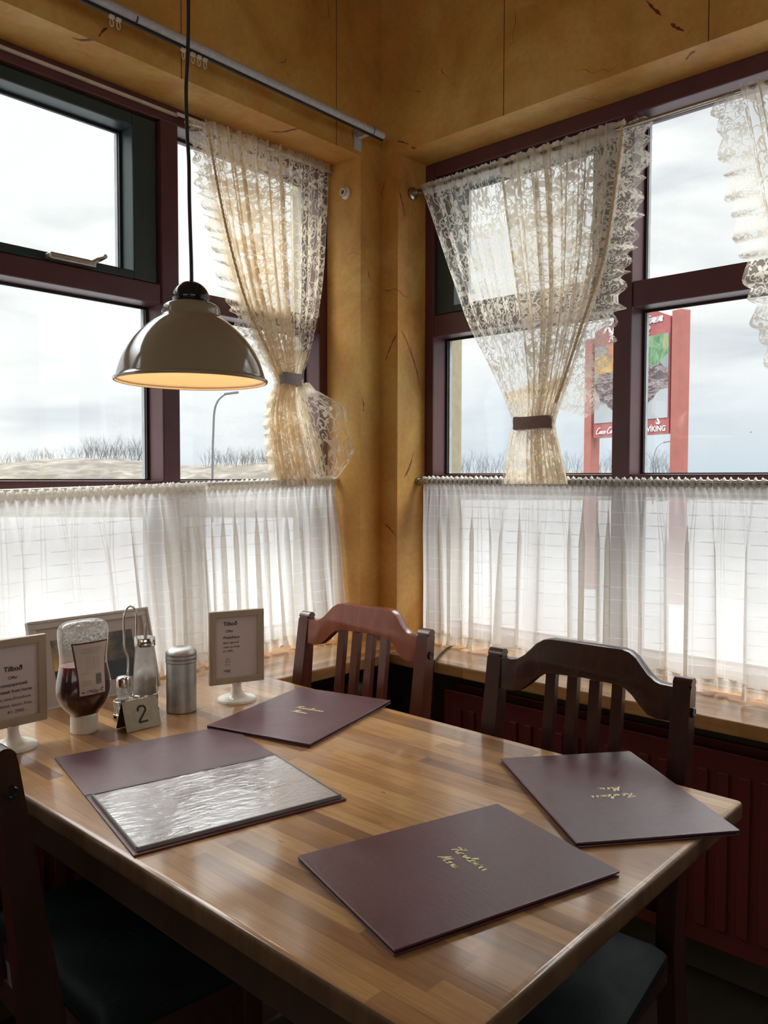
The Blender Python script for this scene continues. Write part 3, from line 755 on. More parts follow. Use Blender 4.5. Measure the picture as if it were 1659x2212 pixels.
# --- far right lace curtain, only its ruffled edge in the picture
C3 = empty('lace_curtain', pr(1640, 200), label='ivory lace curtain cut by the right edge of the picture', cat='curtain')
left = [(0.0, pr(1600, 196)), (.15, pr(1628, 330)), (.35, pr(1662, 500)), (.55, pr(1700, 680)), (.70, pr(1750, 810)), (.79, pr(1792, 900)), (.83, pr(1792, 928)), (1.0, pr(1775, 1046))]
right = [(0.0, pr(2000, 90)), (.15, pr(1992, 250)), (.35, pr(1975, 460)), (.55, pr(1945, 660)), (.70, pr(1915, 800)), (.79, pr(1886, 900)), (.83, pr(1886, 928)), (1.0, pr(1905, 1046))]
lace_curtain(C3, left, right, XN, 1.3, 1.12, M['lace_w'], 10, .016, 44, .81, 'lace_panel')
tieband(C3, pr(1839, 914), .110, .036, .032, Vector((0, 1, 0)), XN, M['tie_brown'], 'brown tieback')
def out3(t): return Vector((0, -1, -.15)).normalized()
ruffle(C3, [(t, p + XN * .004) for t, p in left], out3, XN, .080, 1.1, M['lace_r'], 15, 51, 'ruffle', 0, .77)
shift_children(C3)
# rods of the right window
b = bmesh.new(); tube(b, [(XC, .079, 2.2455), (XC, 2.69, 2.2455)], .0065, 14)
cr1 = empty('curtain_rod', (XC, .08, 2.2455), label='thin metal rod carrying the lace curtains of the right window', cat='curtain rod')
obj('rod', b, M['rod'], cr1, smooth=True)
b = bmesh.new(); tube(b, [(XC, .0785, 2.2455), (XC, .086, 2.2455), (XC, .089, 2.2455), (XC, .112, 2.2455)], [.021, .021, .013, .010], 24); obj('end_bracket', b, M['rod'], cr1, smooth=False)
shift_children(cr1)
cr2 = empty('curtain_rod', (-.107, .08, 1.262), label='metal rod under the gathered top of the right sheer curtain', cat='curtain rod')
b = bmesh.new(); tube(b, [(-.107, .079, 1.262), (-.107, 2.69, 1.262)], .007, 14); obj('rod', b, M['rod'], cr2, smooth=True)
b = bmesh.new(); tube(b, [(-.107, .0785, 1.262), (-.107, .088, 1.262)], .014, 24); tube(b, [(-.107, .088, 1.262), (-.107, .125, 1.262)], .010, 16)
obj('end_bracket', b, M['rod'], cr2)
shift_children(cr2)
cr3 = empty('curtain_rod', (.10, -.112, 1.262), label='white rod end of the left sheer curtain on the ochre reveal', cat='curtain rod')
b = bmesh.new(); tube(b, [(.101, -.112, 1.267), (2.59, -.112, 1.20)], .006, 12); obj('rod', b, M['white_pl'], cr3, smooth=True)
shift_children(cr3)
cr4 = empty('curtain_rod', (.10, YC, 2.322), label='rod inside the heading of the left lace curtain', cat='curtain rod')
b = bmesh.new(); tube(b, [(.101, YC, 2.322), (.72, YC, 2.317)], .005, 12); obj('rod', b, M['white_pl'], cr4, smooth=True)
shift_children(cr4)
# --- cafe curtains
def cafe(root, topL, topR, hem, nrm, Wf, seed, pleats, name='sheer_panel', amp=.02, gat=46):
    nz1 = smooth_noise(seed); nz2 = smooth_noise(seed + 5); nz3 = smooth_noise(seed + 11)
    along = (topR - topL); al = along.normalized(); Ln = along.length
    def base(u, v):
        t = topL.lerp(topR, u); hz = hem(u)
        vv = v
        p = t.lerp(hz, vv)
        ph = 2 * pi * pleats * u + 2.4 * nz1(u * pleats * .6)
        g = min(1, v * 3.0)
        A = amp * (.35 + .65 * v) * (.65 + .6 * abs(nz2(u * pleats * .5)))
        p = p + nrm * (A * g * sin(ph + .6 * nz3(v * 3 + u * 4)) + .004 * (1 - g) * sin(2 * pi * gat * u) + .0045 * g * sin(2.7 * ph + 2 * v))
        p = p + al * (.018 * g * sin(ph * 2 + 1) + .012 * nz3(u * 6 + v * 1.5) * v)
        return p, (u * Wf, v * .58)
    def f(u, v): 
        p, uv = base(u, v * .945)
        if v < .004: p = p + UP * (.004 + .005 * sin(2 * pi * gat * u) + .003 * sin(2 * pi * gat * 1.7 * u))
        return p, uv
    obj(name, grid(bmesh.new(), 520, 60, f), M['sheer'], root)
    # gathered casing round the rod
    def fc(u, v):
        p = topL.lerp(topR, u); a = 2 * pi * v; rr = .0095 + .0035 * sin(2 * pi * gat * u) + .0025 * sin(2 * pi * gat * 2.3 * u + 1)
        return p + nrm * (rr * cos(a)) + UP * (rr * 1.3 * sin(a) - .004), (u * Wf, v * .03)
    obj('gathered_casing', grid(bmesh.new(), 700, 8, fc), M['sheer_hem'], root)
    def fh(u, v):
        p, uv = base(u, .93 + .07 * v)
        fr = sin(2 * pi * gat * 1.1 * u + 1.5 * nz1(u * 20))
        p = p + nrm * (.009 * v * fr + .006 * v) + UP * (.005 * v * sin(2 * pi * gat * .55 * u + 2))
        return p, (u * Wf * 1.5, .5 + v * .05)
    obj('hem_frill', grid(bmesh.new(), 700, 6, fh), M['sheer_hem'], root)
def top_l(x): return Vector((x, -.112, 1.267 - (x - .107) * .0353))
nzh = smooth_noise(77)
def mk_hem_l(x0, x1, y0, y1, lift=.004):
    def h(u):
        x = x1 + (x0 - x1) * u
        return Vector((x, y1 + (y0 - y1) * u + .012 * nzh(u * 9), ZS + lift + .006 * (1 + nzh(u * 13 + 3))))
    return h
CL1 = empty('cafe_curtain', top_l(.4), label='white checked sheer cafe curtain right of the mullion in the left window', cat='curtain')
cafe(CL1, top_l(.80) - YN * .006, top_l(.108) - YN * .000, mk_hem_l(.118, .80, -.050, -.095), YN, 1.6, 5, 8, amp=.014, gat=34)
shift_children(CL1)
CL2 = empty('cafe_curtain', top_l(1.2), label='white checked sheer cafe curtain behind the condiments and picture frame', cat='curtain')
cafe(CL2, top_l(1.75) + YN * .012, top_l(.655) + YN * .012, mk_hem_l(.635, 1.75, -.050, -.060), YN, 1.7, 15, 7, amp=.010, gat=44)
shift_children(CL2)
def top_r(y): return Vector((-.107, y, 1.267 - (y - .12) * .0045))
def hem_r(u):
    y = .16 + (2.3 - .16) * u
    return Vector((-.045 + .02 * nzh(u * 17) + .02 * sin(u * 12) + (.03 if y > .5 else .0), y, ZS + .005 + .005 * (1 + nzh(u * 21 + 3))))
CR = empty('cafe_curtain', top_r(1.0), label='long white checked sheer cafe curtain with frilled hem on the right sill', cat='curtain')
cafe(CR, top_r(.105), top_r(2.3), hem_r, XN, 4.4, 25, 19, amp=.024, gat=110)
shift_children(CR)

# hook on left reveal
b = bmesh.new()
hp = at(748, 418, 'x', .10)
Mx = Matrix.Translation(hp) @ Matrix.Rotation(radians(90), 4, 'Y')
lathe(b, [(.0205, 0), (.0205, .004), (.016, .008), (.0125, .010), (.0125, .020), (.009, .020), (.009, .012)], 32, cap=False)
bmesh.ops.transform(b, matrix=Mx, verts=b.verts[:])
o = obj('rod_socket', b, M['white_pl']); auto_smooth(o); tag(o, 'empty white round rod socket on the ochre reveal beside the left lace curtain', 'rod socket')
# ceiling-height rail along left wall with gliders
rl = empty('curtain_rail', (.55, .075, 2.40), label='pale grey tubular curtain rail high on the left wall', cat='curtain rail')
b = bmesh.new(); tube(b, [(.075, .075, 2.396), (1.9, .075, 2.403)], .0125, 20)
obj('rail_tube', b, M['rail'], rl)
b = bmesh.new(); box(b, .075, 1.9, .071, .079, 2.380, 2.390); obj('track_slot', b, M['gasket'], rl)
for px in (792, 258, -60):
    q = at(px, 260, 'y', .075)
for x in (.125, .975):
    b = bmesh.new(); tube(b, [(x - .0015, .075, 2.3965), (x + .0015, .075, 2.3965)], .0131, 20); obj('joint', b, M['gasket'], rl)
b = bmesh.new(); bx0 = .103
box(b, bx0, .136, .0, .008, 2.357, 2.425, .002); box(b, bx0 + .008, .128, .008, .066, 2.392, 2.408, .002)
obj('wall_bracket', b, M['rail'], rl)
b = bmesh.new(); box(b, 1.60, 1.633, 0, .008, 2.357, 2.425, .002); box(b, 1.608, 1.625, .008, .066, 2.392, 2.408, .002); obj('wall_bracket', b, M['rail'], rl)
shift_children(rl)
for i, (px, py) in enumerate(((241, 25), (256, 33), (396, 99), (417, 109), (430, 117), (443, 123))):
    q = at(px, py, 'y', .075); x = q.x
    b = bmesh.new()
    box(b, x - .006, x + .006, .071, .079, 2.373, 2.381, .001)
    tube(b, [(x + .0045 * sin(a), .075, 2.363 + .009 * cos(a)) for a in [k * 2 * pi / 14 for k in range(15)]], .0013, 6)
    o = obj('rail_glider', b, M['gliders'])
    lab = ['leftmost cream glider hook hanging from the grey rail', 'second cream glider from the left on the grey rail', 'cream glider on the rail just left of the lamp cord', 'cream glider on the rail just right of the lamp cord', 'middle of the three gliders right of the lamp cord', 'rightmost cream glider hook on the grey rail'][i]
    tag(o, lab, 'rail glider', 'nylon gliders on the curtain rail')

# ------------------------------------------------------------ pendant lamp
LC = Vector((1.120, .517, 1.462))
lamp = empty('pendant_lamp', (LC.x, LC.y, LC.z), label='beige enamel pendant lamp with black ball cap hanging over the table', cat='lamp')
b = bmesh.new()
prof = [(.1545, .0), (.1565, .003), (.1545, .006), (.1510, .008), (.1475, .020), (.1400, .042), (.1290, .064), (.1150, .085), (.0980, .104), (.0800, .120), (.0640, .131), (.0600, .134), (.0590, .138), (.0585, .146), (.0560, .153), (.0490, .159), (.0360, .163), (.026, .164)]
def dens(pr_, k=3):
    pts = catmull([(r, z, 0) for r, z in pr_], k); return [(max(p.x, 0), p.y) for p in pts]
lathe(b, dens(prof), 96, cap=False)
obj('lamp_shade', b, M['lamp'], lamp, smooth=True)
b = bmesh.new(); lathe(b, [(r - .003 if r > .01 else r, z + (.001 if i == 0 else -.0015)) for i, (r, z) in enumerate([p for p in dens(prof) if p[1] >= 0])], 96, cap=False)
bmesh.ops.reverse_faces(b, faces=b.faces[:])
obj('shade_lining', b, M['lamp_in'], lamp, smooth=True)
b = bmesh.new(); lathe(b, [(.0335, .160)] + [(.0375 * cos(a), .170 + .036 * sin(a)) for a in [k * (pi / 2) / 12 for k in range(12)]] + [(.003, .206)], 48); obj('ball_cap', b, M['black'], lamp, smooth=True)
cordpts = []
for px, py in ((414, 612), (413, 560), (411, 500), (409, 430), (408, 350), (405, 300), (403, 250), (402, 190), (404, 150), (406, 100), (407, 50), (407, 0), (406, -120), (405, -300), (404, -470)):
    d = F_ + R_ * ((px - 829.5) / FPX) - U_ * ((py - 1106) / FPX)
    k = ((LC - CAM).dot(F_)) / d.dot(F_); q = CAM + d * k; cordpts.append(q - LC)
zt_ = H - LC.z
cordpts = [p for p in cordpts if p.z < zt_ - .02]; cordpts.append(Vector((cordpts[-1].x, cordpts[-1].y, zt_)))
b = bmesh.new(); tube(b, [Vector((0, 0, .200))] + catmull(cordpts, 4), .0037, 8); obj('cord', b, M['cable'], lamp, smooth=True)
b = bmesh.new(); lathe(b, [(.0, .085), (.012, .082), (.024, .068), (.028, .052), (.024, .036), (.012, .024), (0, .022)][::-1], 32, cap=False)
N = NT('lit_bulb'); e = N.n('ShaderNodeEmission', {'Color': (1, .72, .38, 1), 'Strength': 3.0}); M['bulb'] = N.surf(e.outputs[0])
for v in b.verts: v.co.z += .05
obj('bulb', b, M['bulb'], lamp, smooth=True)
b = bmesh.new(); lathe(b, [(.016, .12), (.016, .162)], 24); obj('socket', b, M['black'], lamp)
bl = bpy.data.lights.new('bulb_light', 'POINT'); bl.energy = .26; bl.color = (1, .70, .42); bl.shadow_soft_size = .025
bo = bpy.data.objects.new('bulb_light', bl); COL.objects.link(bo); bo.parent = lamp; bo.location = (0, 0, .055)
for ch_ in lamp.children:
    if ch_.type == 'MESH' and ch_.name.split('.')[0] in ('lamp_shade', 'shade_lining', 'ball_cap'): ch_.scale = (.968, .968, .968)

# ------------------------------------------------------------ radiators, cable
def radiator(name, axis, a0, a1, plane, ztop, label):
    root = empty(name, (0, 0, 0), label=label, cat='radiator')
    T = (lambda a, d, z: (a, d, z)) if axis == 'x' else (lambda a, d, z: (d, a, z))
    def panel(p, zt, nm):
        bm = bmesh.new()
        def q(a_, b_, c_, d_, z0, z1, bev):
            if axis == 'x': box(bm, a_, b_, c_, d_, z0, z1, bev)
            else: box(bm, c_, d_, a_, b_, z0, z1, bev)
        q(a0, a1, p - .018, p, .12, zt, .003)
        a = a0 + .045
        while a < a1 - .05:
            q(a, a + .026, p - .001, p + .007, .17, zt - .05, .0035); a += .05
        obj(nm, bm, M['radiator'], root)
    panel(plane, ztop, 'front_panel'); panel(plane - .065, ztop + .005, 'rear_panel')
    bm = bmesh.new()
    if axis == 'x': tube(bm, [(a0 - .0, plane - .04, ztop - .06), (a0 - .03, plane - .04, ztop - .06)], .018, 16); tube(bm, [(a0 - .03, plane - .04, ztop - .06), (a0 - .03, plane - .04, 0.0)], .008, 10)
    else: tube(bm, [(plane - .04, a1, ztop - .06), (plane - .04, a1 + .03, ztop - .06)], .018, 16); tube(bm, [(plane - .04, a1 + .03, ztop - .06), (plane - .04, a1 + .03, 0)], .008, 10)
    obj('pipe', bm, M['tableleg'], root)
    return root
r1 = radiator('radiator', 'y', .352, 2.2, .085, .612, 'maroon fluted panel radiator under the right window sill')
r2 = radiator('radiator', 'x', .245, 2.3, .09, .612, 'maroon panel radiator under the left sill, seen between chair slats')
b = bmesh.new(); lathe(b, [(.012, 0), (.021, .004), (.022, .03), (.02, .042), (.0, .046)], 24); place(b, (.168, .085, .585), (0, 1, 0), (0, 0, 1))
vk = obj('valve_knob', b, M['white_pl'], r2, smooth=True, label='pale valve knob')
b = bmesh.new(); box(b, .168, .245, .055, .075, .572, .592, .003); obj('valve_body', b, M['chrome'], r2)
b = bmesh.new()
tube(b, catmull([at(990, 1386, 'z', ZS + .004), at(960, 1405, 'z', ZS + .004), (.150, .372, ZS + .004), (.172, .380, ZS - .003), (.176, .381, ZS - .06), (.172, .384, .55), (.170, .386, .40), (.165, .39, .2), (.16, .40, .004)], 6), .0028, 7)
o = obj('power_cable', b, M['cable'], smooth=True); tag(o, 'thin black cable running over the right sill and down behind the chairs', 'cable')

# ------------------------------------------------------------ table
TX0, TX1, TY0, TY1, TZ = .713, 1.492, .255, 1.458, .75
# the table overlaps the left sill by six centimetres and rests on it
tb = empty('dining_table', (1.10, .86, 0), label='rectangular oak butcher-block dining table pushed up to the left sill', cat='table')
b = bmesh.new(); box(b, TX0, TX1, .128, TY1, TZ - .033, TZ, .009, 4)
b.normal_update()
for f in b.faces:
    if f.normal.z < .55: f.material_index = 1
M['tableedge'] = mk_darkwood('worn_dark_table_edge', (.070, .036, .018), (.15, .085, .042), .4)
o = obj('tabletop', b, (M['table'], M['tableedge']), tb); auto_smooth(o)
b = bmesh.new()
for x0, x1, y0, y1 in ((TX0 + .03, TX0 + .052, .26, TY1 - .09), (TX1 - .06, TX1 - .038, .26, TY1 - .09), (TX0 + .052, TX1 - .06, TY1 - .112, TY1 - .09)):
    box(b, x0, x1, y0, y1, TZ - .11, TZ - .033, .002)
obj('apron', b, M['tableleg'], tb)
for y in (.50, 1.00):
    b = bmesh.new(); box(b, 1.05, 1.15, y - .05, y + .05, .06, TZ - .034, .006); box(b, .85, 1.35, y - .035, y + .035, 0, .06, .01); obj('pedestal_leg', b, M['tableleg'], tb)
shift_children(tb)

# ------------------------------------------------------------ chairs
def chair_parts(root, W=.40, rake=.055, Hc=.905, red=False):
    """local frame: origin on floor under the backrest centre, +x = forward (seat), y = width"""
    hw = W / 2; th = .034
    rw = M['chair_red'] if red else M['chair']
    def xb(z):                      # x of the post centre at height z
        return (Hc - z) / (Hc - .45) * rake if z > .45 else rake - (.45 - z) * .12
    for s in (-1, 1):
        bm = bmesh.new(); zs_ = [Hc * k / 18 for k in range(18)] + [Hc - .02, Hc - .014] + [Hc - .014 + .014 * sin(k * pi / 16) for k in range(1, 9)]; n = len(zs_) - 1; rings = []
        for k in range(n + 1):
            z = zs_[k]
            wd = .014 + .016 * min(1, (Hc - z) / .45)
            if z > Hc - .014: wd *= sqrt(max(0.01, 1 - ((z - (Hc - .014)) / .0141) ** 2))
            x = xb(z); y = s * hw
            rings.append([bm.verts.new((x - wd, y - th / 2, z)), bm.verts.new((x + wd, y - th / 2, z)), bm.verts.new((x + wd, y + th / 2, z)), bm.verts.new((x - wd, y + th / 2, z))])
        for a, c_ in zip(rings, rings[1:]):
            for i in range(4): bm.faces.new((a[i], a[(i + 1) % 4], c_[(i + 1) % 4], c_[i]))
        bm.faces.new(list(reversed(rings[0]))); bm.faces.new(rings[-1])
        ve = [e for e in bm.edges if abs(e.verts[0].co.z - e.verts[1].co.z) > .005 and abs(e.verts[0].co.y - e.verts[1].co.y) < 1e-4]
        bmesh.ops.bevel(bm, geom=ve, offset=.004, segments=2, affect='EDGES')
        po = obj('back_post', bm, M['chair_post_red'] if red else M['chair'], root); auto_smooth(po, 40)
        bb = bmesh.new(); lathe(bb, [(.0, .004), (.0042, .004), (.0048, .0045), (.0085, .0045), (.0095, .003), (.0095, 0)][::-1], 20, cap=False)
        place(bb, (xb(Hc - .062), s * (hw + th / 2), Hc - .062), (0, 0, 1), (1, 0, 0)) if s > 0 else place(bb, (xb(Hc - .062), s * (hw + th / 2), Hc - .062), (1, 0, 0), (0, 0, 1))
        obj('bolt', bb, M['black'], po)
    # crest rail: humped outline in the yz plane
    top = [(-1, -.018), (-.86, -.018), (-.80, -.015), (-.72, -.005), (-.58, .022), (-.50, .031), (-.42, .034), (.42, .034), (.50, .031), (.58, .022), (.72, -.005), (.80, -.015), (.86, -.018), (1, -.018)]
    bot = [(1, -.082), (.84, -.084), (.74, -.080), (.66, -.068), (.56, -.050), (.48, -.040), (.36, -.036), (0, -.034), (-.36, -.036), (-.48, -.040), (-.56, -.050), (-.66, -.068), (-.74, -.080), (-.84, -.084), (-1, -.082)]
    hi = hw - th / 2 + .001
    poly = [(y * hi, Hc + z) for y, z in top + bot]
    Mx_ = Matrix(((0, 1, 0, 0), (1, 0, 0, 0), (0, 0, 1, 0), (0, 0, 0, 1)))   # local x->y , y->x
    bm = prism(bmesh.new(), poly, .026, None, .003, 2)
    for v in bm.verts:
        x, y, z = v.co
        cur = .012 * (1 - (x / hi) ** 2)
        v.co = Vector((y - .013 + xb(z) - cur, x, z))
    bmesh.ops.recalc_face_normals(bm, faces=bm.faces[:])
    o = obj('crest_rail', bm, rw, root); auto_smooth(o, 40)
    # slats
    for y in (-.39, -.13, .13, .39):
        bm = bmesh.new(); n = 10; rings = []; yy = y * hi
        for k in range(n + 1):
            z = .50 + (Hc - .036 - .50) * k / n
            x = xb(z) - .010 * (1 - y * y)
            rings.append([bm.verts.new((x + sx__, yy + sy__, z)) for sx__, sy__ in ((-.008, -.011), (.008, -.011), (.008, .011), (-.008, .011))])
        for a, c_ in zip(rings, rings[1:]):
            for i in range(4): bm.faces.new((a[i], a[(i + 1) % 4], c_[(i + 1) % 4], c_[i]))
        bm.faces.new(list(reversed(rings[0]))); bm.faces.new(rings[-1])
        obj('back_slat', bm, M['chair_post_red'] if red else M['chair'], root)
    bm = bmesh.new(); box(bm, xb(.5) - .012, xb(.5) + .012, -hw + th / 2, hw - th / 2, .475, .515, .003); obj('lower_rail', bm, M['chair'], root)
    # seat: frame + padded leather with tooled ornament
    pts = []
    def rounded(x0, x1, w0, w1, r_=.05):
        out = []
        for (cx, cy, a0) in ((x1 - r_, w1 - r_, 0), (x0 + .015, w0 - .015, 90), (x0 + .015, -w0 + .015, 180), (x1 - r_, -w1 + r_, 270)):
            rr = r_ if cx == x1 - r_ else .015
            for k in range(7): a = radians(a0 + 90 * k / 6); out.append((cx + rr * cos(a), cy + rr * sin(a)))
        return out
    x0, x1 = rake - .01, rake + .40
    ol = rounded(x0 + .085, x1 + .02, hw + .025, hw + .045)
    bm = bmesh.new()
    rings = []
    for off, z in ((.006, .425), (.0, .432), (.0, .450), (.012, .460), (.035, .464), (.08, .466)):
        cx = (x0 + x1) / 2 + .02
        rings.append([bm.verts.new((cx + (px - cx) * (1 - off / .2), py * (1 - off / .2), z)) for px, py in ol])
    for a, c_ in zip(rings, rings[1:]):
        for i in range(len(a)): bm.faces.new((a[i], a[(i + 1) % len(a)], c_[(i + 1) % len(a)], c_[i]))
    bm.faces.new(list(reversed(rings[0]))); bm.faces.new(rings[-1])
    so = obj('seat', bm, M['seat'], root); auto_smooth(so, 50)
    bm = bmesh.new()
    for k in range(5):
        a0 = k * 2 * pi / 5
        for s in (1, -1):
            P = []
            for j in range(16):
                t = j / 15; rr = .02 + .075 * t; a = a0 + s * (.9 * t ** 1.5 + .15 * sin(t * 9))
                P.append(((x0 + x1) / 2 + .02 + rr * cos(a), rr * sin(a), .4662))
            tube(bm, [(p_[0], p_[1], .4650) for p_ in P], [.0026 * (1 - .6 * j / 15) for j in range(16)], 6)
    obj('tooled_ornament', bm, M['seat'], so)
    bm = bmesh.new(); box(bm, x0 + .05, x1 - .02, -hw - .012, hw + .012, .375, .426, .003); obj('seat_frame', bm, M['chair'], root)
    for s in (-1, 1):
        bm = bmesh.new(); box(bm, x1 - .075, x1 - .035, s * (hw + .008) - .02, s * (hw + .008) + .02, 0, .42, .004); obj('front_leg', bm, M['chair'], root)
        bm = bmesh.new(); box(bm, rake + .01, x1 - .05, s * (hw + .0) - .010, s * (hw + .0) + .010, .18, .215, .003); obj('stretcher', bm, M['chair'], root)
    return root
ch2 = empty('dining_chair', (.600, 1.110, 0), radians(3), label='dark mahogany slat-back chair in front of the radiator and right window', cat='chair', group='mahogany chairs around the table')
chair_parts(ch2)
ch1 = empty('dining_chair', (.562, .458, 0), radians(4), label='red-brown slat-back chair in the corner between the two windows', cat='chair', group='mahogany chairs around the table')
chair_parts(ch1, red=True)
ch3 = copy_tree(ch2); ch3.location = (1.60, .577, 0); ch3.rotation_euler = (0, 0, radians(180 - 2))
ch3['label'] = 'near-side dark chair cut by the left edge, bolt showing on its back post'

# ------------------------------------------------------------ menus
MW, ML, MT = .252, .345, .0075
def menu_closed(loc_c, ang, z, label, first=None):
    root = empty('menu', (loc_c[0], loc_c[1], z), ang, label=label, cat='menu', group='closed burgundy menus on the table')
    return root
def closed_menu(p_text_dir, corner_pts, label, under=0):
    """corner_pts: four table-plane corners; p_text_dir: unit vec of the reading direction"""
    c = sum((Vector((p[0], p[1], 0)) for p in corner_pts), Vector()) / 4
    ang = atan2(p_text_dir[1], p_text_dir[0])
    root = empty('menu', (c.x, c.y, TZ + .0004), ang, label=label, cat='menu', group='closed burgundy menus on the table')
    b = bmesh.new(); box(b, -MW / 2, MW / 2, -ML / 2, ML / 2, 0, .0026, .0009); obj('back_cover', b, M['leather'], root)
    b = bmesh.new(); box(b, -MW / 2 + .002, MW / 2 - .006, -ML / 2 + .006, ML / 2 - .006, .0026, .0052); obj('pages', b, M['inkgrey'], root)
    b = bmesh.new(); box(b, -MW / 2, MW / 2, -ML / 2, ML / 2, .0052, .0080, .0009)
    f = obj('front_cover', b, M['leather'], root)
    b = bmesh.new(); box(b, -MW / 2 - .0022, -MW / 2 + .004, -ML / 2 + .001, ML / 2 - .001, .0003, .0077, .0018, 3); obj('spine', b, M['leather'], root)
    b, wd = script_bm('Kanslarinn', .0125, .16); 
    for v in b.verts: v.co += Vector((-wd / 2, .018, .0083))
    t1 = obj('gold_lettering', b, M['gold'], f)
    b, wd = script_bm('Menu', .0125, .16)
    for v in b.verts: v.co += Vector((-wd / 2 - .008, -.010, .0083))
    obj('gold_lettering', b, M['gold'], f)
    return root
def dirn(a, b): d = Vector((b[0] - a[0], b[1] - a[1], 0)); return d.normalized()
mA = [(1.348, 1.100), (1.010, 1.172), (1.083, 1.412), (1.408, 1.329)]
closed_menu(dirn(mA[1], mA[2]) * 1, mA, 'closed burgundy menu with gold script nearest the front of the table')
mB = [(.826, 1.082), (.629, 1.237), (.864, 1.488), (1.054, 1.328)]
closed_menu(dirn(mB[1], mB[0]), mB, 'closed burgundy menu overhanging the right end of the table, script upside down')
mC = [(1.008, .510), (.672, .421), (.687, .670), (1.023, .759)]
d_ = (Vector((1.037, .759, 0)) - Vector((.701, .67, 0))).normalized(); perp = Vector((-d_.y, d_.x, 0))
cc = Vector((1.020, .755, 0)); mC = [cc, cc - d_ * ML, cc - d_ * ML - perp * MW, cc - perp * MW]
closed_menu(perp * 1.0, mC, 'closed burgundy menu lying farthest back, beside the corner chair')
# open menu
hd = Vector((1.188 - 1.507, .980 - .893, 0)).normalized()      # long direction
hd = (Vector((1.099, .740, 0)) - Vector((1.424, .666, 0))).normalized()
vd = Vector((-hd.y, hd.x, 0));  vd = vd if vd.y > 0 else -vd
hc = (Vector((1.099, .740, 0)) + Vector((1.424, .666, 0))) / 2
om = empty('open_menu', (hc.x, hc.y, TZ + .0004), atan2(-vd.x, vd.y) , label='open burgundy menu showing a glossy plastic-covered page', cat='menu')
om.rotation_euler.z = atan2(hd.y, hd.x)        # local x = hd, local y = +-vd
sy = 1 if Vector((-hd.y, hd.x, 0)).dot(Vector((0, 1, 0))) > 0 else -1
def ob(x0, x1, y0, y1, z0, z1, bev=0):
    bm = bmesh.new(); ya, yb = sorted((y0 * sy, y1 * sy)); return box(bm, x0, x1, ya, yb, z0, z1, bev)
obj('inside_cover', ob(-.172, .172, -.218, -.004, 0, .0030, .001), M['leather'], om)
obj('spine', ob(-.172, .172, -.006, .008, 0, .0022, .0008), M['gasket'], om)
obj('back_cover', ob(-.172, .172, .006, .250, 0, .0030, .001), M['leather'], om)
b = bmesh.new(); pgs = ob(-.166, .166, .012, .243, .003, .0068, .0005); obj('page_stack', pgs, M['inkgrey'], om)
# page: printed paper under rippled clear film
def fpg(u, v): return Vector((-.165 + .33 * u, (.013 + .229 * v) * sy, .0070)), (u, v)
pg = obj('page', grid(bmesh.new(), 4, 4, fpg), M['paper2'], om)
rn = random.Random(3); b = bmesh.new()
def word_line(b, x, y, ln):
    while ln > 0:
        w_ = rn.uniform(.003, .009); box(b, x, x + w_, min(y * sy, (y + .0022) * sy), max(y * sy, (y + .0022) * sy), .0071, .00715); x += w_ + .0018; ln -= w_ + .0018
for cx, ny in ((-.06, 12), (.045, 9)):
    b = bmesh.new()
    for k in range(ny): word_line(b, cx + rn.uniform(-.004, .004), .055 + k * .012, rn.uniform(.03, .06))
    obj('printed_column', b, M['ink'], pg)
nzp = smooth_noise(91, 97); nzq = smooth_noise(92, 89)
def ffilm(u, v):
    x = -.166 + .332 * u; y = .012 + .231 * v
    h = .00012 * nzp(u * 24 + 5 * v + 2 * nzq(v * 5)) + .00010 * nzq(v * 15 + 3 * nzp(u * 4)) + .0004 * nzp(v * 5 + u * 4)
    return Vector((x, y * sy, .0080 + h)), (u, v)
N = NT('clear_film')
gl = N.n('ShaderNodeBsdfGlossy', {'Color': (1, 1, 1, 1), 'Roughness': .10, 'Normal': N.bump(N.noise(N.coord(scale=(1, 2.2, 1), rot=(0, 0, .3)), 26, 4, .55, 1.5), .30, .003)})
trp = N.n('ShaderNodeBsdfTransparent', {'Color': (.97, .97, .97, 1)})
fz = schlick(N)
m_ = N.n('ShaderNodeMixShader', {0: N.math('ADD', N.math('MULTIPLY', fz, 2.0), .16, clamp=True), 1: trp.outputs[0], 2: gl.outputs[0]})
M['film'] = N.surf(m_.outputs[0])
obj('plastic_sleeve', grid(bmesh.new(), 160, 110, ffilm), M['film'], om)
# raised welded rim of the sleeve
b = bmesh.new()
for k in ((-.166, .166, .012, .0145), (-.166, .166, .2405, .243), (-.166, -.1635, .012, .243), (.1635, .166, .012, .243)):
    t = ob(k[0], k[1], k[2], k[3], .0078, .0088); join(b, t)
obj('sleeve_rim', b, M['inkgrey'], om)

